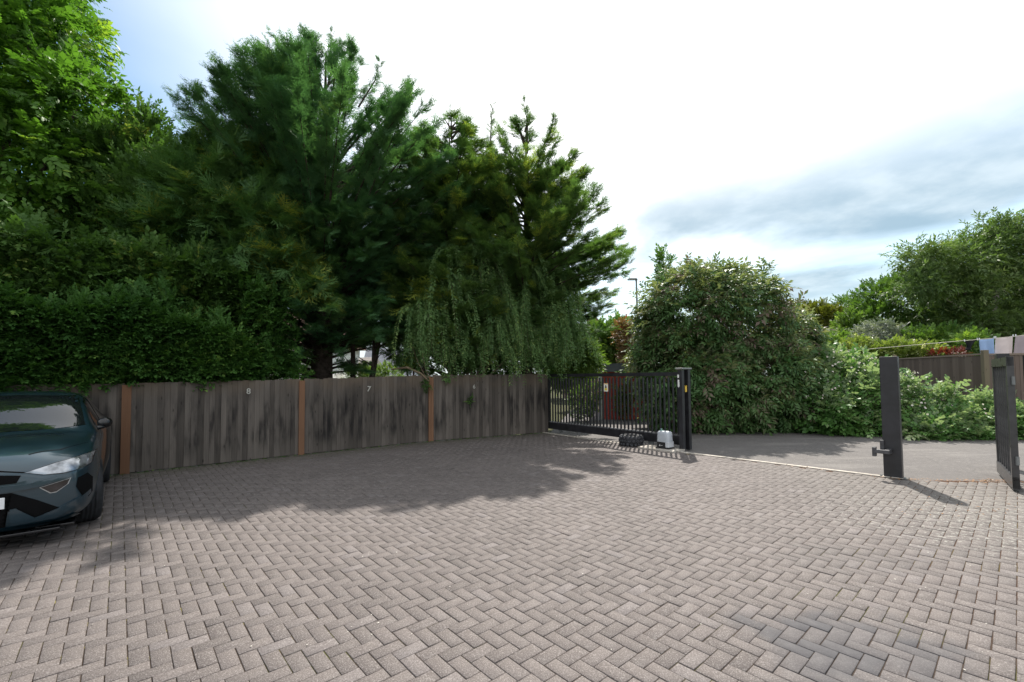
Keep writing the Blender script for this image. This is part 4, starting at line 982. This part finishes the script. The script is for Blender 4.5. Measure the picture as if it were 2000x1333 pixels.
# clipped hedge that stands behind and leans over the fence
def hedge(name, label, path, n, size, temps, mat, seed, cat='hedge'):
    """path: (x, y, half depth, z bottom, z top)"""
    t = thing(name, label, cat, (path[0][0], path[0][1], -.08)); Q = np.array(path, float)
    seg = np.linalg.norm(np.diff(Q[:, :2], axis=0), axis=1); cum = np.concatenate([[0], np.cumsum(seg)])
    s_ = rng.uniform(0, cum[-1], n); q = np.stack([np.interp(s_, cum, Q[:, i]) for i in range(5)], 1)
    i = np.clip(np.searchsorted(cum, s_) - 1, 0, len(seg) - 1); dd = (Q[i + 1, :2] - Q[i, :2]) / seg[i][:, None]; nn = np.stack([dd[:, 1], -dd[:, 0]], 1)
    f = rng.random(n); face = f < .62; top = (f >= .62) & (f < .80)
    v = rng.random(n); z = q[:, 3] + (q[:, 4] - q[:, 3]) * v; side = np.ones(n)
    side[face] = 1 - np.abs(rng.normal(0, .30, face.sum())); side[top] = rng.uniform(-1, 1, top.sum()); z[top] = q[top, 4] - np.abs(rng.normal(0, .34, top.sum())) + .5 * lump(np.stack([s_[top] * 1.7, s_[top] * .6, side[top]], 1), 1.5, seed + 20)
    rest = ~(face | top); side[rest] = rng.uniform(-1, .8, rest.sum())
    W_ = np.stack([s_ * 1.3, z * 1.6, side], 1); wob = .16 * lump(W_, 1.6, seed)
    o_ = side * q[:, 2] + wob; P = np.stack([q[:, 0] + nn[:, 0] * o_, q[:, 1] + nn[:, 1] * o_, z + .10 * lump(W_[:, ::-1], 1.5, seed + 3)], 1)
    D = np.stack([nn[:, 0] * np.sign(side + .2), nn[:, 1] * np.sign(side + .2), np.full(n, .25)], 1); D[top] = (0, 0, 1)
    D = D + rng.normal(0, .55, D.shape); Up = np.array([0, 0, 1.0]) + .5 * np.stack([nn[:, 0], nn[:, 1], np.zeros(n)], 1) + rng.normal(0, .35, D.shape)
    tint = np.clip(.45 + .30 * lump(W_, 1.4, seed + 9) + rng.normal(0, .17, n), 0, 1)
    o = cloud('foliage', P, D, Up, size * rng.uniform(.6, 1.4, n), temps, mat, tint); o.parent = t; o.matrix_parent_inverse = Matrix.Translation(-Vector(t.location))
    mb = MB()
    for k in range(int(cum[-1] / .7)):
        u = k * .7 + .3; x, y = np.interp(u, cum, Q[:, 0]), np.interp(u, cum, Q[:, 1]); zt = np.interp(u, cum, Q[:, 4]) * .85
        mb.tube([(x, y, -.1), (x + random.gauss(0, .1), y, zt * .5), (x + random.gauss(0, .2), y + random.gauss(0, .1), zt)], [.04, .03, .008], 6)
    o = mb.build('stems', m_bark, None, True); o.parent = t; o.matrix_parent_inverse = Matrix.Translation(-Vector(t.location))
    return t
fn = np.array([FENCE[3][1] - FENCE[2][1], -(FENCE[3][0] - FENCE[2][0])]); fn /= np.linalg.norm(fn)
def fp(u, off):                                                        # u: fence vertex number with fraction
    i = int(u); f = u - i; p = FENCE[i] * (1 - f) + FENCE[i + 1] * f; return p - fn * off
hp = []
for u, o_, hd, zb, zt in ((.2, .62, .60, 1.35, 3.5), (1.0, .62, .60, 1.38, 3.0), (1.35, .62, .60, 1.42, 3.35), (1.7, .60, .58, 1.50, 2.85), (2.0, .62, .56, 1.60, 3.2), (2.35, .66, .54, 1.62, 2.75), (2.55, .7, .5, 1.66, 2.7), (2.72, .8, .42, 1.62, 2.3)):
    p = fp(u, o_); hp.append((p[0], p[1], hd, zb, zt))
hedge('clipped_hedge', 'dense dark green hedge leaning over the left half of the timber fence', hp, 26000, .20, T_SMALL, m_hedge, 5)
hp3 = []
for u, o_, hd, zb, zt in ((.2, 1.7, .8, 2.0, 4.6), (1.0, 1.7, .8, 2.0, 4.7), (1.7, 1.6, .7, 2.1, 4.3), (2.1, 1.5, .7, 2.2, 4.4), (2.5, 1.4, .6, 2.5, 4.2), (2.8, 1.4, .5, 3.0, 4.1)):
    p = fp(u, o_); hp3.append((p[0], p[1], hd, zb, zt))
hedge('wild_hedge', 'loose untrimmed mid-green hedge rising behind the denser hedge at the left', hp3, 7500, .27, T_SMALL, m_olive, 6)
hp2 = []
for u, o_, hd, zb, zt in ((2.62, .75, .40, 1.9, 3.9), (2.85, .75, .40, 1.85, 3.6), (3.0, .75, .35, 1.80, 3.2)):
    p = fp(u, o_); hp2.append((p[0], p[1], hd, zb, zt))
hedge('thin_hedge', 'thin see-through privet with white house showing behind it beside the first thick trunk', hp2, 700, .20, T_SMALL, m_hedge, 8)
leafy('low_laurel', 'low leafy sprig bush poking over the fence top left of the thick trunk', 'shrub', base(545, 10.75),
      [B(545, 722, 10.75, .32, .28, .20), B(500, 705, 10.9, .35, .3, .3), B(585, 735, 10.55, .16, .16, .1)], 260, .22, T_SMALL, m_hedge, .03, 47, depth=.3)
# slim trunks seen over the fence
for k, (px, Y, lean, r_, h_, lab) in enumerate(((578, 12.6, .02, .045, 5.0, 'straight thin dark trunk left of the thickest trunk above the fence'), (690, 12.9, -.02, .075, 4.6, 'first slim dark trunk right of the thickest trunk'), (705, 12.8, .28, .085, 4.6, 'leaning dark trunk between two slim trunks above the fence'), (725, 12.7, .03, .05, 4.8, 'forked slim dark trunk nearest the weeping shrub'))):
    b = base(px, Y); t = thing('small_tree', lab, 'tree', tuple(b), group='slim trunks under the tall conifer'); mb = MB()
    tip = b + [lean * h_ * .6, .1, h_]; mb.tube([b, b * .6 + tip * .4 + [0, 0, 0], tip], [r_ * 1.15, r_, r_ * .4], 8)
    for j in range(5):
        q = b + (tip - b) * (.46 + .11 * j); mb.tube([q, q + [random.choice((-1, 1)) * random.uniform(.2, .5), random.uniform(-.2, .2), random.uniform(.2, .5)], q + [random.choice((-1, 1)) * random.uniform(.4, .8), random.uniform(-.3, .3), random.uniform(.6, 1.0)]], [.02, .014, .004], 5)
    o = mb.build('trunk', m_bark, None, True); o.parent = t; o.matrix_parent_inverse = Matrix.Translation(-Vector(b))
    P, N = blob_points([(tip[0], tip[1], tip[2], .7, .6, .7)], 260, 60 + k); o = cloud('crown', P, N + [0, 0, .2], np.array([0, 0, 1.]) + rng.normal(0, .3, P.shape), .34 * rng.uniform(.7, 1.3, len(P)), T_SPRAY, m_cyp, np.clip(rng.normal(.3, .1, len(P)), 0, 1)); o.parent = t; o.matrix_parent_inverse = Matrix.Translation(-Vector(b))
# fallen pale branch on the fence top
mb = MB(); mb.tube([at(765, 722, 12.3), at(795, 718, 12.15), at(822, 730, 12.0), at(838, 745, 11.86)], [.02, .035, .028, .012], 7); mb.tube([at(800, 660, 12.2), at(815, 705, 12.1), at(832, 738, 11.9)], [.006, .008, .006], 4); mb.tube([at(822, 640, 12.3), at(826, 700, 12.1), at(838, 741, 11.9)], [.005, .007, .005], 4)
tag(mb.build('bent_branch', plain('dry_branch', (.20, .155, .10), .9, .2, var=.3)), 'bare pale branch hooked over the fence beside the double post', 'branch')
# ivy tufts that grow through fence near the double post
leafy('fence_ivy', 'small ivy tuft hanging on the fence beside the double brown post', 'ivy', base(832, 12.0), [B(832, 752, 11.93, .07, .05, .16)], 36, .10, T_IVY, m_hedge, .01, 71, trunk=False, up=-.3, crown='leaves')
leafy('fence_ivy', 'small weed tuft growing out of the boards below numeral 6', 'ivy', base(916, 12.65), [B(917, 783, 12.55, .06, .04, .07)], 18, .10, T_IVY, m_hedge, .01, 72, trunk=False, crown='leaves')
leafy('fence_ivy', 'green tuft spilling over the fence top left of numeral 6', 'ivy', base(874, 12.3), [B(874, 737, 12.28, .10, .05, .05)], 24, .10, T_IVY, m_weep, .01, 73, trunk=False, up=-.2, crown='leaves')

# ------------------------------------------------------------------ beyond the gate
leafy('bush', 'large rounded glossy bush with drooping leaves behind the drive right of the gate', 'bush', base(1400, 14.9),
      [B(1352, 620, 15.0, 1.60, 1.7, 1.55), B(1430, 635, 14.9, 1.45, 1.6, 1.75), B(1318, 720, 14.6, 1.10, 1.3, 1.5), B(1390, 760, 14.4, 1.7, 1.35, 1.25), B(1505, 740, 14.4, 1.15, 1.2, 1.25), B(1465, 800, 14.1, 1.4, .85, .65), B(1345, 800, 14.3, 1.2, .9, .6), B(1535, 650, 15.2, .65, .8, .85), B(1285, 650, 15.2, .45, .8, .7)],
      9500, .34, T_BUSH, m_laurel, .16, 51, up=.05, droop=.40, depth=.12, rough=.22, k=6.5, zmin=.0, clump=9, spread=.14,
      tintfn=lambda P, ti, z: np.where(rng.random(blob_points.ids.max() + 1)[blob_points.ids] > .90, .96, ti.clip(0, .82)))
leafy('sapling', 'thin sapling tip poking above the left top of the large glossy bush', 'tree', base(1297, 16.5), [B(1297, 512, 16.4, .18, .18, .32), B(1300, 550, 16.4, .3, .3, .4)], 110, .26, T_SMALL, m_olive, .03, 52, up=.8)
leafy('bramble', 'flowering bramble thicket between the large glossy bush and the thick black post', 'shrub', base(1660, 13.7),
      [B(1615, 800, 13.4, .8, .7, .70), B(1680, 785, 13.6, .9, .8, .85), B(1650, 745, 14.2, .85, .7, .65), B(1735, 815, 13.3, .5, .6, .50), B(1585, 740, 14.4, .5, .7, .75), B(1700, 830, 13.0, .9, .45, .35)],
      4300, .32, T_IVY, m_bramble, .03, 53, up=.3, droop=.1, depth=.2, rough=.26, zmin=0, clump=7, spread=.13)
leafy('bramble', 'low green bramble bank under the garden fence right of the thick black post', 'shrub', base(1850, 12.8),
      [B(1800, 828, 12.6, .6, .45, .36), B(1860, 830, 12.4, .7, .45, .34), B(1925, 828, 12.3, .6, .45, .38), B(1778, 760, 12.8, .06, .08, .42), B(1846, 775, 12.6, .09, .12, .38), B(1925, 795, 12.5, .26, .25, .22), B(1990, 828, 12.2, .8, .45, .40), B(1830, 845, 12.1, .9, .28, .18)],
      2600, .26, T_IVY, m_bramble, .03, 54, up=.30, depth=.2, rough=.26, zmin=0, clump=7, spread=.10)
fl = []
for (px, py, Y, sx, sz, n) in ((1690, 730, 13.1, .9, .55, 95), (1640, 720, 13.6, .6, .5, 50), (1778, 745, 12.7, .14, .4, 16), (1847, 765, 12.5, .10, .3, 8), (1790, 800, 12.35, .5, .4, 30), (1880, 815, 12.1, .7, .3, 18), (1610, 760, 12.9, .6, .5, 26)):
    p = at(px, py, Y); fl.append(p + rng.normal(0, 1, (n, 3)) * [sx * .55, .22, sz * .55])
fl = np.concatenate(fl); fl = fl[fl[:, 2] > .3]
_d = np.array([-.1, -1, .8]) + rng.normal(0, .4, fl.shape)
T_FLW = [compose([xf(leaf_t(.42, .05, .0), (0, 0, 0), (math.cos(a), math.sin(a), .25), (0, 0, 1), .5) for a in np.linspace(0, 5.03, 5)])]
o = cloud('blossom', fl, np.cross(_d, unit(len(fl))), _d, rng.uniform(.035, .075, len(fl)), T_FLW, m_flower, rng.random(len(fl)))
tag(o, 'small white bramble blossom scattered through the bramble thicket', 'blossom', kind='stuff')

# brick garage with dark roof seen through the gate
m_brick = brick_material('red_brick', (.60, .10, .075), (.48, .08, .065), (.34, .16, .13))
gx = at(1176, 740, 18.2)[0]
t = thing('brick_garage', 'low red brick garage with dark flat roof seen through the gate bars', 'garage', (gx, 18.2, -.05), R(-8))
mb = MB(); mb.box((1.6, 1.6, .98), (3.2, 3.2, 1.96)); mb.build('wall', m_brick, t)
mb = MB(); mb.box((1.55, 1.55, 2.12), (3.5, 3.5, .34)); mb.build('roof', plain('dark_fascia', (.10, .11, .13), .6, .3, var=.2, sc=3), t)
mb = MB(); mb.tube([(-.08, -.06, .0), (-.08, -.06, 1.95)], .075, 10); mb.build('downpipe', plain('pale_pipe', (.55, .58, .58), .5, .4, var=.06), t)
leafy('wall_creeper', 'yellow and green creeper climbing the red brick garage wall behind the gate', 'creeper', np.array([gx + 1.0, 17.9, -.05]),
      [B(1216, 790, 17.85, .22, .16, .55), B(1228, 765, 17.8, .25, .2, .4), B(1207, 770, 17.9, .10, .1, .3)], 300, .17, T_IVY, m_varieg, .02, 61)
leafy('yard_shrub', 'sunlit shrub left of the white downpipe seen through the gate bars', 'shrub', base(1150, 17.6), [B(1150, 775, 17.6, .35, .3, .8), B(1135, 790, 17.4, .4, .3, .7)], 420, .2, T_SMALL, m_bright, .03, 63, zmin=0)
leafy('back_tree', 'dark green tree behind the garage roof between the gate clump and the large bush', 'tree', base(1190, 25),
      [B(1165, 670, 25, 1.0, 1.0, 1.0), B(1200, 680, 25, 1.1, 1.0, 1.2), B(1150, 700, 24.5, .9, .9, .9), B(1215, 650, 25.5, .6, .7, .7)], 1900, .36, T_BROAD, m_far, .12, 65)
leafy('copper_tree', 'brownish copper-leaved tree peeping left of the large glossy bush', 'tree', base(1222, 22), [B(1218, 650, 22, .30, .4, .50), B(1226, 690, 21.5, .30, .3, .5)], 260, .26, T_BROAD, m_copper, .05, 66)
# brick house with chimney beyond
hx = at(1162, 640, 32)
t = thing('brick_house', 'distant brown brick house gable with a broad chimney above the back tree', 'house', (hx[0], 32, -.09))
m_bb = brick_material('brown_brick', (.24, .15, .10), (.19, .115, .08), (.20, .17, .14))
mb = MB(); mb.box((1.2, 2, 2.0), (6, 4, 4.0)); mb.build('wall', m_bb, t)
ch = MB(); zt = at(1160, 626, 32)[2] + .09; ch.box((.0, .4, zt / 2 + 1.6), (.95, .6, zt - 3.2)); ch.box((-.10, .4, zt + .06), (.75, .68, .14)); ch.tube([(-.2, .4, zt + .1), (-.2, .4, zt + .38)], .11, 10); ch.tube([(.12, .4, zt + .1), (.12, .4, zt + .34)], .11, 10); ch.build('chimney', m_bb, t)
m_tile = roof_material('brown_roof_tiles', (.10, .075, .06), (.15, .105, .08))
def gable(p, w, d, z0, z1, ov=.25):
    mb = MB(); V = [(-w / 2 - ov, -d / 2 - ov, z0), (w / 2 + ov, -d / 2 - ov, z0), (w / 2 + ov, d / 2 + ov, z0), (-w / 2 - ov, d / 2 + ov, z0), (-w / 2 - ov, 0, z1), (w / 2 + ov, 0, z1)]
    v = [mb.bm.verts.new((p[0] + a, p[1] + b, c)) for a, b, c in V]
    for f in ((0, 1, 5, 4), (2, 3, 4, 5), (1, 2, 5), (3, 0, 4), (3, 2, 1, 0)): mb._f([v[i] for i in f])
    return mb
gable((1.2, 2), 6, 4, 4.0, 5.2).build('roof', m_tile, t)

# street lamp
lb = base(1248.5, 21)
t = thing('street_lamp', 'slim grey street lamp with flat head left of the large glossy bush', 'street lamp', tuple(lb))
lz = at(1243, 547, 21)[2]
mb = MB(); mb.tube([(0, 0, 0), (0, 0, 1.2)], [.085, .085], 12); mb.tube([(0, 0, 1.2), (-.05, 0, lz + .06)], [.055, .04], 12); mb.build('pole', m_galv, t)
mb = MB(); mb.box((-.24, 0, lz + .12), (.46, .24, .08), taper=.75, bevel=.02); mb.box((-.05, 0, lz + .09), (.10, .09, .10), bevel=.01); mb.build('lamp_head', m_galv, t)
mb = MB(); mb.box((-.27, 0, lz + .075), (.30, .18, .015)); mb.build('lens', m_white, t)

# garden fence on the right
m_gf = wood_material('brown_fence_boards', (.088, .066, .055), (.165, .128, .108), (.05, .04, .036), stain_amt=.4)
G = [np.array(p) for p in ((at(1600, 707, 21.5)[0], 21.5), (at(1745, 700, 17.3)[0], 17.3), (at(1921, 690, 13.3)[0], 13.3), (16.6, 12.9))]
GT = [2.35, 2.35, 2.30, 2.32]
t = thing('garden_fence', 'brown closeboard garden fence behind the brambles on the right', 'fence', (G[2][0], G[2][1], 0))
for i in range(3):
    a, b = G[i], G[i + 1]; d = b - a; L = np.linalg.norm(d); d /= L; az = math.atan2(d[1], d[0]); mb = MB(); x = 0
    while x < L:
        w = min(random.uniform(.11, .14), L - x + .001); c = a + d * (x + w / 2); mb.t = random.random()
        top = GT[i] * (1 - x / L) + GT[i + 1] * x / L
        mb.box(None, (w + .008, .014, top - .1), mat=Matrix.Translation((c[0], c[1], top / 2)) @ Matrix.Rotation(az + .06, 4, 'Z')); x += w
    o = mb.build('board_panel', m_gf); child_world(o, t)
    mb = MB(); c = (a + b) / 2; mb.box((c[0], c[1], (GT[i] + GT[i + 1]) / 2 - .03), (L, .06, .05), az, mat=None); o = mb.build('capping', wood_material('pale_capping', (.17, .13, .105), (.26, .21, .17), (.10, .08, .06), stain_amt=.3)); child_world(o, t)
for i in (0, 1, 2, 3):
    mb = MB(); mb.t = .8; d = G[min(i + 1, 3)] - G[min(i, 2)]; mb.box((G[i][0], G[i][1] - .03, GT[i] / 2 + .06), (.14, .12, GT[i] + .10), math.atan2(d[1], d[0]), bevel=.01); o = mb.build('post', wood_material('olive_post', (.12, .10, .07), (.18, .15, .105), (.09, .08, .05), stain_amt=.3)); child_world(o, t)
# washing line
m_line = plain('line_cord', (.55, .52, .42), .7, .3)
l0, l1, l2 = at(1560, 690, 19.5), at(1880, 666, 15.0), at(2060, 648, 14.2)
mb = MB(); mb.tube([l0, l0 * .5 + l1 * .5 - [0, 0, .05], l1, l1 * .5 + l2 * .5 - [0, 0, .03], l2], .010, 6); tag(mb.build('washing_line', m_line), 'thin pale washing line stretched above the garden fence', 'washing line')
for (p, lab) in ((l0, 'left wooden post of the washing line hidden in shrubs'), (l2, 'right wooden post of the washing line')):
    mb = MB(); mb.tube([(p[0], p[1], -.05), (p[0], p[1], p[2] + .05)], .045, 8); o = mb.build('line_post', m_gf); tag(o, lab, 'post')
def cloth(name, pa, pb, drop, mat, label, cat, seed, hemdx=0.0, nx=16, ny=14):
    g = np.random.default_rng(seed); ph = g.uniform(0, 6, 3); V = []
    for j in range(ny + 1):
        v = j / ny
        for i in range(nx + 1):
            u = i / nx; p = pa * (1 - u) + pb * u; sag = -.03 * math.sin(math.pi * u)
            V.append((p[0] + hemdx * v * (u - .3), p[1] + v * .07 * math.sin(u * 7 + ph[0]) + v * v * .05 * math.sin(u * 13 + ph[1]), p[2] + sag * (1 - v) - drop * v + .015 * math.sin(u * 5 + ph[2]) * v))
    F = [[j * (nx + 1) + i, j * (nx + 1) + i + 1, (j + 1) * (nx + 1) + i + 1, (j + 1) * (nx + 1) + i] for j in range(ny) for i in range(nx)]
    o = link(name, np_mesh(name, V, [F], smooth=True), mat); md = o.modifiers.new('thickness', 'SOLIDIFY'); md.thickness = .004
    tag(o, label, cat)
    for p in (pa, pb):
        mb = MB(); mb.box((p[0], p[1] - .012, p[2] + .005), (.02, .02, .075)); q = mb.build('clothes_peg', m_white); q.parent = o
    return o
def lp(px):                                                              # point on the line under a pixel column
    best = None
    for u in np.linspace(0, 1, 900):
        for a, b in ((l1, l2),):
            p = a * (1 - u) + b * u; c = M @ (p - [0, 0, EYE]); x = CXP + FPX * c[0] / c[2]
            if best is None or abs(x - px) < best[0]: best = (abs(x - px), p)
    return best[1]
def fabric(n, c): return plain(n, c, .95, .1, var=.06, sc=4)
cloth('towel', lp(1912), lp(1941), .95, fabric('blue_cloth', (.28, .40, .62)), 'light blue towel pegged on the washing line', 'towel', 1, -.1)
cloth('towel', lp(1944), lp(1978), .95, fabric('pale_pink_cloth', (.62, .54, .53)), 'pale pinkish white towel pegged beside the blue towel', 'towel', 2)
cloth('towel', lp(1983), lp(2030), .95, fabric('mauve_cloth', (.36, .31, .33)), 'mauve grey towel at the right end of the washing line', 'towel', 3, .25)
cloth('garment', lp(1883), lp(1908), .34, fabric('black_cloth', (.02, .02, .022)), 'small black garment on the washing line left of the blue towel', 'garment', 4, -.45)
# garden beyond
leafy('variegated_laurel', 'bright variegated laurel clump above the left part of the garden fence', 'shrub', base(1740, 18.2),
      [B(1690, 695, 18.6, .75, .6, .40), B(1745, 692, 18.2, .75, .6, .42), B(1800, 694, 17.8, .55, .5, .35), B(1675, 685, 18.8, .35, .4, .45)], 1300, .26, T_IVY, m_varieg, .04, 81, up=.6)
leafy('red_acer', 'small dark red shrub just above the garden fence', 'shrub', base(1848, 17), [B(1838, 694, 17, .30, .3, .14), B(1868, 692, 16.6, .26, .3, .13)], 130, .16, T_SMALL, m_red, .03, 82)
leafy('grey_shrub', 'grey-leaved rounded shrub in front of the round green tree', 'shrub', base(1718, 21),
      [B(1715, 665, 21, 1.1, .8, .75), B(1690, 685, 20.6, .9, .7, .5), B(1755, 675, 21, .8, .7, .6)], 1400, .28, T_LANCE, m_grey, .05, 83, up=.3, droop=.2)
leafy('green_shrub', 'dull green shrub under the round tree behind the washing line', 'shrub', base(1810, 20), [B(1800, 672, 20, .9, .7, .6), B(1850, 670, 20, .8, .7, .6), B(1900, 680, 18, .7, .6, .5)], 900, .28, T_SMALL, m_far, .05, 84)
leafy('round_tree', 'dense rounded green tree behind the grey-leaved shrub', 'tree', base(1790, 26),
      [B(1745, 610, 26, 2.0, 2.0, 1.9), B(1810, 580, 26.5, 2.1, 2.0, 1.6), B(1860, 620, 26, 2.0, 2.0, 1.8), B(1700, 640, 25.5, .95, 1.2, 1.3), B(1930, 640, 26, 1.9, 2.0, 1.6), B(2010, 650, 25.5, 2.0, 2.0, 1.6), B(1880, 670, 25.5, 1.6, 1.6, 1.0)], 9000, .34, T_SMALL, m_far, .25, 85, depth=.16, rough=.12)
leafy('willowy_tree', 'tall loose tree with pale trunk and drooping twigs at the right edge', 'tree', base(1965, 22.5),
      [B(1850, 520, 22, 1.5, 1.3, .85), B(1930, 500, 22.3, 1.7, 1.5, 1.3), B(1800, 500, 21.8, .7, .7, .45), B(1985, 475, 22.5, 1.2, 1.3, 1.2), B(1880, 570, 22, 1.4, 1.2, .8), B(2050, 555, 22.5, 1.8, 1.6, 1.9), B(1800, 560, 21.6, .9, .8, .6), B(2010, 620, 22, 1.3, 1.2, .9), B(1895, 632, 22.2, 1.3, 1.1, .8), B(1970, 648, 21.6, 1.3, 1.0, .7), B(1945, 440, 22.4, .5, .5, .5)],
      5600, .34, T_LANCE, m_will, .17, 86, bark=m_palebark, up=.5, droop=.1, depth=.36, rough=.30, k=5, fork=.55, clump=5, spread=.25)
leafy('dark_tree', 'dense dark tree low behind the pale trunk of the willowy tree', 'tree', base(1980, 29), [B(1920, 610, 29, 2.0, 1.6, 2.0), B(1985, 590, 29.5, 2.1, 1.6, 2.4), B(2060, 590, 29, 2.2, 1.6, 2.4), B(1950, 670, 28, 2.4, 1.5, 1.2)], 4200, .38, T_SMALL, m_far, .2, 95)
leafy('golden_tree', 'yellow-olive bushy tree behind the right shoulder of the large glossy bush', 'tree', base(1605, 27),
      [B(1590, 630, 27, 1.2, 1.1, 1.1), B(1625, 640, 27, 1.0, 1.0, 1.1), B(1560, 625, 27.5, .8, .8, .9)], 2200, .30, T_SMALL, m_fary, .12, 87)
leafy('pale_shrub', 'pale yellow-green leafy tree between the golden tree and the round tree', 'tree', base(1655, 24), [B(1658, 650, 24, .55, .6, .95), B(1640, 680, 22, .9, .7, .7), B(1600, 690, 20, .9, .7, .7)], 1200, .30, T_BROAD, m_bright, .07, 88, up=.5)
leafy('far_tree', 'small distant tree top left of the round green tree', 'tree', base(1655, 40), [B(1652, 602, 40, .8, .8, .9), B(1640, 625, 40, 1.2, 1.0, 1.0), B(1680, 620, 42, 1.4, 1.2, 1.2)], 700, .5, T_SMALL, m_far, .12, 89)
leafy('far_tree', 'distant tree showing low through the conifer branches left of the back tree', 'tree', base(1105, 38), [B(1100, 690, 38, 2.6, 2, 1.8), B(1130, 700, 36, 1.6, 1.4, 1.3)], 1200, .5, T_SMALL, m_far, .15, 90)

# ------------------------------------------------------------------ houses glimpsed behind the left trees
hb = at(505, 740, 22)
t = thing('white_bungalow', 'white rendered bungalow glimpsed through the thin privet above the fence', 'house', (hb[0], 24.5, -.09))
mb = MB(); mb.box((0, 0, 1.75), (6.6, 4.6, 3.5)); mb.build('wall', m_render, t)
gable((0, 0), 6.6, 4.6, 3.5, 5.6, .35).build('roof', roof_material('pinkish_roof_tiles', (.22, .13, .11), (.30, .19, .16)), t)
for x in (2.45, -1.6):
    f = MB(); f.box((x, -2.31, 1.75), (.95, .06, 1.2)); fo = f.build('window', m_white, t)
    g = MB(); g.box((x, -2.345, 1.75), (.80, .02, 1.05)); go = g.build('pane', m_glass); go.parent = fo
    s_ = MB(); s_.box((x, -2.37, 1.10), (1.1, .16, .07)); so_ = s_.build('sill', m_white); so_.parent = fo
hb = at(672, 735, 30)
t = thing('brown_bungalow', 'low brown bungalow with white window and grey roof seen right of the thickest trunk', 'house', (hb[0], 31.5, -.09))
mb = MB(); mb.box((0, 0, 1.2), (3.2, 3, 2.4)); mb.build('wall', plain('brown_wall', (.26, .20, .16), .9, .2, var=.15), t)
gable((0, 0), 3.2, 3, 2.4, 3.3, .2).build('roof', roof_material('grey_roof_tiles', (.20, .185, .17), (.28, .26, .24)), t)
f = MB(); f.box((-.25, -1.52, 1.95), (.75, .06, .75)); fo = f.build('window', m_white, t); g = MB(); g.box((-.43, -1.555, 1.95), (.28, .02, .6)); g.box((-.08, -1.555, 1.95), (.28, .02, .6)); go = g.build('pane', m_glass); go.parent = fo
hb = at(760, 735, 36)
t = thing('pale_house', 'pale grey slate-roofed house behind the forked slim trunk', 'house', (hb[0], 38, -.09))
mb = MB(); mb.box((0, 0, 1.0), (4.6, 3, 2.0)); mb.build('wall', m_render, t); gable((0, 0), 4.6, 3, 2.0, 4.4, .2).build('roof', roof_material('slate_roof', (.30, .31, .34), (.38, .39, .42)), t)
for k, (px, Y, w, lab) in enumerate(((705, 24, .8, 'bright sunlit hedge between the slim trunks behind the fence'), (750, 23, 1.0, 'bright sunlit shrub right of the forked slim trunk'))):
    leafy('garden_hedge', lab, 'hedge', base(px, Y), [B(px, 735, Y, w, .4, .55)], 500, .2, T_SMALL, m_bright, .03, 91 + k, zmin=0)

for k, (px, Y, w, h_, lab) in enumerate(((-60, 17, 2.4, 1.3, 'dark garden shrub far behind the hedge at the left edge'), (150, 18, 2.4, 1.2, 'dark garden shrub behind the hedge over the rear of the car'), (330, 19, 2.0, 1.1, 'dark garden shrub behind the hedge left of the white bungalow'))):
    leafy('garden_shrub', lab, 'shrub', base(px, Y), [B(px, 705, Y, w, .8, h_), B(px + 70, 715, Y, w * .8, .8, h_ * .8)], 1500, .34, T_BROAD, m_far, .05, 96 + k, zmin=0)

# ------------------------------------------------------------------ small litter
def litter(name, label, cat, P, s, temps, mat, tilt=.15):
    D = unit(len(P)); D[:, 2] = np.abs(D[:, 2]) * .1; o = cloud(name, P, D, np.array([0, 0, 1.]) + rng.normal(0, tilt, P.shape), s, temps, mat, rng.random(len(P)))
    return tag(o, label, cat, kind='stuff')
m_lit = leafmat('dead_leaves', (.16, .075, .028), (.34, .18, .07), None, .2)
kb = []
for _ in range(520):
    i = random.choice((2, 3, 4, 4, 5)); a, b = KERB[i], KERB[min(i + 1, 6)]; q = a + (b - a) * random.random(); kb.append((q[0] + random.gauss(0, .06), q[1] - abs(random.gauss(0, .09)) + .05, .006))
kb += [(7.6 + random.gauss(0, .22), 7.15 + random.gauss(0, .06), .006) for _ in range(170)]
kb += [(p[0], p[1], .006) for p in (gnd(random.uniform(1760, 1990), random.uniform(945, 1010)) for _ in range(60))]
litter('leaf_litter', 'orange-brown dead leaf litter along the kerb by the thick black post', 'leaf litter', np.array(kb), rng.uniform(.015, .04, len(kb)), [leaf_t(.3, .08, .1)], m_lit)
wd = []
for _ in range(420):
    u = random.uniform(1.9, 5.0) - 1e-3; p = fp(min(u, 4.98), -.05 - abs(random.gauss(0, .06))); wd.append((p[0], p[1], .004))
litter('fence_moss', 'tiny moss and weed tufts along the foot of the timber fence', 'weeds', np.array(wd), rng.uniform(.02, .05, len(wd)), [twig_t(5, .5, .3, 60, 0, 3)], m_hedge, .5)
gr = []
while len(gr) < 150:
    p = gnd(random.uniform(0, 2000), random.triangular(900, 1330, 960))
    if inside(np.array([p[0]]), np.array([p[1]]), yard)[0]: gr.append((p[0], p[1], .005))
litter('paving_chips', 'tiny pale chips and petals scattered over the paved yard', 'grit', np.array(gr), rng.uniform(.006, .018, len(gr)), [leaf_t(.35, .1, .05)], plain('pale_chip', (.42, .40, .36), .9, .2, var=.2))
